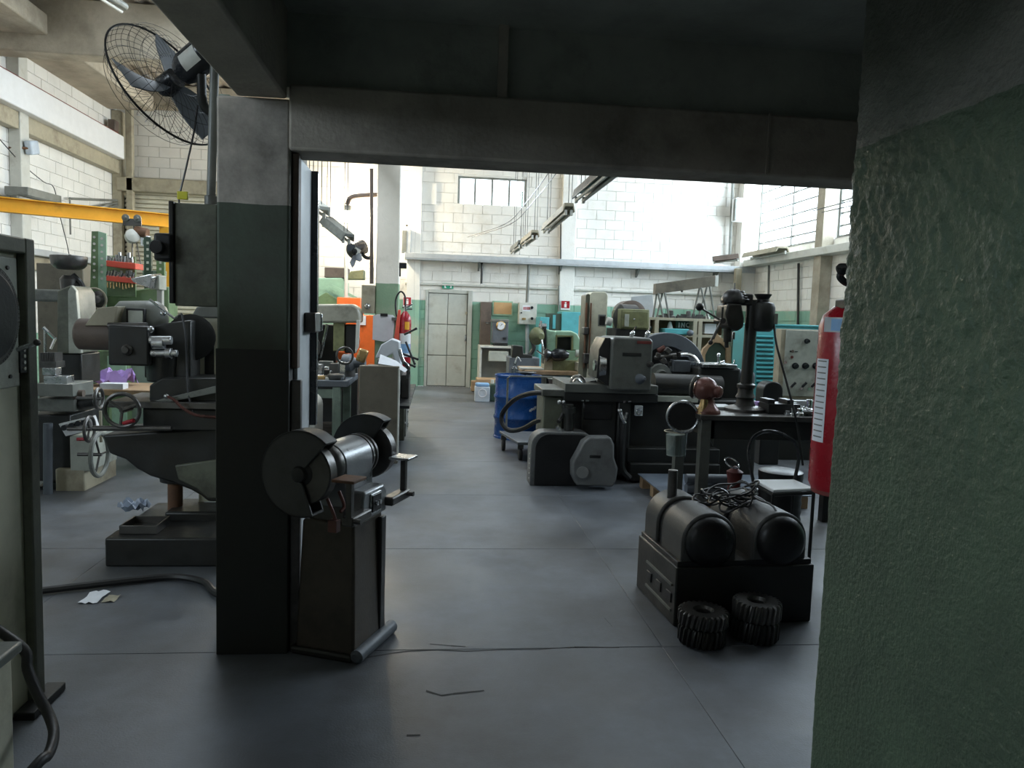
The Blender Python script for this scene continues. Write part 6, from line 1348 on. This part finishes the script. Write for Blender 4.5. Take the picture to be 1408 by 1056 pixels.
t = T('cast_stand', 'dark red cast machine stand under the drill bench', 'stand', (2.18, 5.3, 0)); Pt(t, 'stand_top', M['dark_red'], MB().lathe((2.22, 5.2, 0), zc, [(0, .12), (.03, .12), (.05, .06), (.32, .045), (.42, .06), (.44, .03), (.46, .01)], 20)); Pt(t, 'stand_ring', M['chrome'], MB().tor((2.16, 5.12, .50), (.3, -.6, 1), .055, .006, 24, 6))
t = T('steel_rolls', 'two grey-blue round bars stacked under the drill bench', 'bars', (2.2, 5.6, .12)); Pt(t, 'bar', M['grey_blue'], MB().cyl((2.05, 5.75, .16), (2.4, 5.75, .16), .04, n=16)); Pt(t, 'bar', M['grey_blue'], MB().cyl((2.05, 5.76, .24), (2.4, 5.76, .24), .04, n=16))
# ---------------------------------------------------------------- twin tunnel shaped units with cable coil
A = fl(926, 862); B = fl(883, 815); dp = (B-A); dp.z = 0; Ld = .56; dp.normalize(); sd = V((dp.y, -dp.x, 0)); MP = Matrix((sd, dp, zc)).transposed()
def K(a, b_, c): return A+sd*a+dp*b_+zc*c
t = T('twin_motor_unit', 'dark unit of two arched motor covers on one base at the lower right', 'machine', K(.35, .28, 0))
zbt = .30
zar = at(967, 707, A.y+.02).z
Pt(t, 'base', M['mach_dark'], MB().ob(K(.37, Ld/2, zbt/2), (.74, Ld, zbt), MP), .008)
Pt(t, 'base_plinth', M['mach_black'], MB().ob(K(.37, Ld/2, zbt+.01), (.72, Ld-.03, .03), MP), .004)
rl = MB().ob(K(-.004, .22, .20), (.008, .36, .012), MP).ob(K(-.004, .22, .07), (.008, .36, .012), MP); Pt(t, 'side_rail', M['mach_grey'], rl)
for k in range(3): Pt(t, 'rail_slot', M['mach_black'], MB().ob(K(-.002, .08+.14*k, .13), (.008, .07, .05), MP), .004)
def tunnel(a, wd, zt, b0, b1, r): 
    m_ = MB().arch((0, 0, 0), wd, zt, r, b1-b0, 'y', 10); m_.v = [K(a, b0, zbt)+MP @ p for p in m_.v]; return m_
for i, a in enumerate((.175, .555)):
    ht = zar-zbt
    wd = .29
    c1 = Pt(t, 'motor_cover', M['guard_dark'], tunnel(a, wd, ht, .02, .30, wd/2-.002), .012)
    c2 = Pt(t, 'motor_cover', M['guard_dark'], tunnel(a, wd+.012, ht+.006, .35, Ld-.02, wd/2+.002), .012)
    Pt(t, 'strap', M['mach_black'], tunnel(a, wd-.02, ht-.012, .29, .36, wd/2-.012))
    Pt(c1, 'end_bell', M['mach_black'], MB().lathe(K(a, .02, zbt+ht-wd/2), -dp, [(0, wd/2-.015), (.02, wd/2-.02), (.045, .10), (.055, .05)], 28))
Pt(t, 'vent_pipe', M['iron'], MB().cyl(K(.12, .40, zbt+zar-zbt-.03), K(.12, .40, zar+.14), .026, n=16), .003)
random.seed(5); cm = K(.38, .27, zar-.035); cc = []
loops = [(-.10, .02, .085, .06, .3), (.02, -.05, .11, .075, 1.1), (.10, .05, .095, .07, 2.0), (-.02, .06, .12, .08, .7), (.06, 0, .075, .06, 2.6), (.14, .12, .085, .05, .2), (-.06, -.04, .07, .05, 1.8), (.03, .03, .13, .09, 2.9)]
for q_, (lx, ly, ra, rb, ph) in enumerate(loops):
    for k in range(14):
        a = 2*PI*k/11+ph; x = ra*math.cos(a); y = rb*math.sin(a); ca, sa = math.cos(ph), math.sin(ph)
        dx = lx+x*ca-y*sa
        cc.append(cm+V((dx, ly+x*sa*.7+y*ca, .02+.012*q_*.6+.03*math.sin(a*1.5+q_)+(.03 if abs(dx) > .12 else 0))))
cc += [cm+V((.12, -.10, .07)), cm+V((.17, -.18, .05)), cm+V((.19, -.25, -.05)), cm+V((.19, -.26, -.12))]
solo('cable_coil', 'tangled coil of black cable heaped on top of the two arched covers', 'cable', M['cable_black'], MB().tube(cc, .0055, 6, True, 4))
# gear cutters in front
def cutter(c, r, h, n, ph):
    pts = []
    vs = []; fs = []; m_ = MB()
    prof = [(0, .62), (0, .93), (.12, 1), (.88, 1), (1, .93), (1, .42), (.8, .36), (.8, .30), (0, .30)]
    m = n*4
    for t_, rr in prof:
        for i in range(m):
            tooth = 1.0 if i % 4 in (0, 1) else (.87 if rr > .8 else 1)
            a = 2*PI*i/m+ph+.12*t_; vs.append(V(c)+V((r*rr*tooth*math.cos(a), r*rr*tooth*math.sin(a), h*t_)))
    for j in range(len(prof)):
        for i in range(m): k = (j+1) % len(prof); fs.append((j*m+i, j*m+(i+1) % m, k*m+(i+1) % m, k*m+i))
    return m_.add(vs, fs)
g1 = fl(964, 882); g2 = fl(1033, 872); g2.y -= .03
for i, (c, z0, r, h, lb) in enumerate(((g1, 0, .112, .085, 'lower knobbly cutter of the nearer front stack on the floor'), (g1+V((.004, .003, 0)), .086, .118, .07, 'upper knobbly toothed cutter of the nearer front stack on the floor'),
        (g2, 0, .115, .10, 'lower knobbly cutter of the right hand stack against the twin unit'), (g2+V((.003, -.004, 0)), .101, .115, .085, 'upper knobbly toothed cutter of the right hand stack against the twin unit'))):
    solo('gear_cutter', lb, 'gear', M['iron'] if i % 2 else M['mach_dark'], cutter((c.x, c.y, z0+.001), r, h, 24, .2*i), 0, 'gear cutters stacked on the floor')
# ---------------------------------------------------------------- extinguisher on the end of the near wall
t = T('fire_extinguisher', 'large dark red fire extinguisher half hidden by the near rough green wall', 'extinguisher', (1.33, 2.32, .95))
ze0, ze1 = at(1145, 672, 2.32).z, at(1150, 412, 2.32).z; xc = at(1123, 560, 2.32).x+.098; ec = V((xc, 2.32, ze0)); eh = ze1-ze0
extinguisher(t, ec, .098, eh)
Pt(t, 'bottom_ring', M['dark_red'], MB().cyl(ec-V((0, 0, .015)), ec+V((0, 0, .02)), .088, n=26), .004)
def band2(z0, z1, R, a0, a1): return MB().lathe(ec+V((0, 0, z0)), zc, [(0, R), (z1-z0, R)], 10, a0, a1, up=(0, -1, 0))
zz = lambda y: at(1128, y, 2.32).z-ze0
l1 = Pt(t, 'square_label', M['tray_grey'], band2(zz(456), zz(436), .0995, -1.45, -.55)); 
Pt(t, 'square_label_field', M['light_blue'], band2(zz(454), zz(438), .1000, -1.15, -.65))
Pt(t, 'instruction_label', M['paper'], band2(zz(606), zz(493), .0995, -1.75, -1.15))
ln = MB()
for k in range(14): ln.lathe(ec+V((0, 0, zz(600)+(zz(497)-zz(600))*k/13)), zc, [(0, .0999), (.004, .0999)], 4, -1.65, -1.22, up=(0, -1, 0))
Pt(t, 'label_print', M['mach_grey'], ln)
Pt(t, 'valve', M['steel'], MB().cyl(ec+V((0, 0, eh)), ec+V((0, 0, eh+.05)), .022, n=14))
Pt(t, 'handle', M['rubber'], MB().tube([ec+V((.05, 0, eh+.045)), ec+V((0, 0, eh+.05)), ec+V((-.035, 0, eh+.06)), ec+V((-.05, 0, eh+.08)), ec+V((-.02, 0, eh+.10)), ec+V((.06, 0, eh+.10))], .012, 8))
Pt(t, 'wall_hook', M['mach_dark'], MB().box(1.30, 1.40, 2.105, 2.33, ze1-.03, ze1), .004)
solo('hook_plate', 'small dark hook on the near wall end above the large extinguisher', 'hook', M['mach_black'], MB().tube([V((at(1158, 372, 2.2).x, 2.14, at(1158, 368, 2.2).z)), V((at(1154, 368, 2.2).x, 2.2, at(1154, 366, 2.2).z)), V((at(1155, 372, 2.2).x, 2.2, at(1155, 374, 2.2).z)), V((at(1160, 374, 2.2).x, 2.2, at(1160, 376, 2.2).z))], .008, 6))
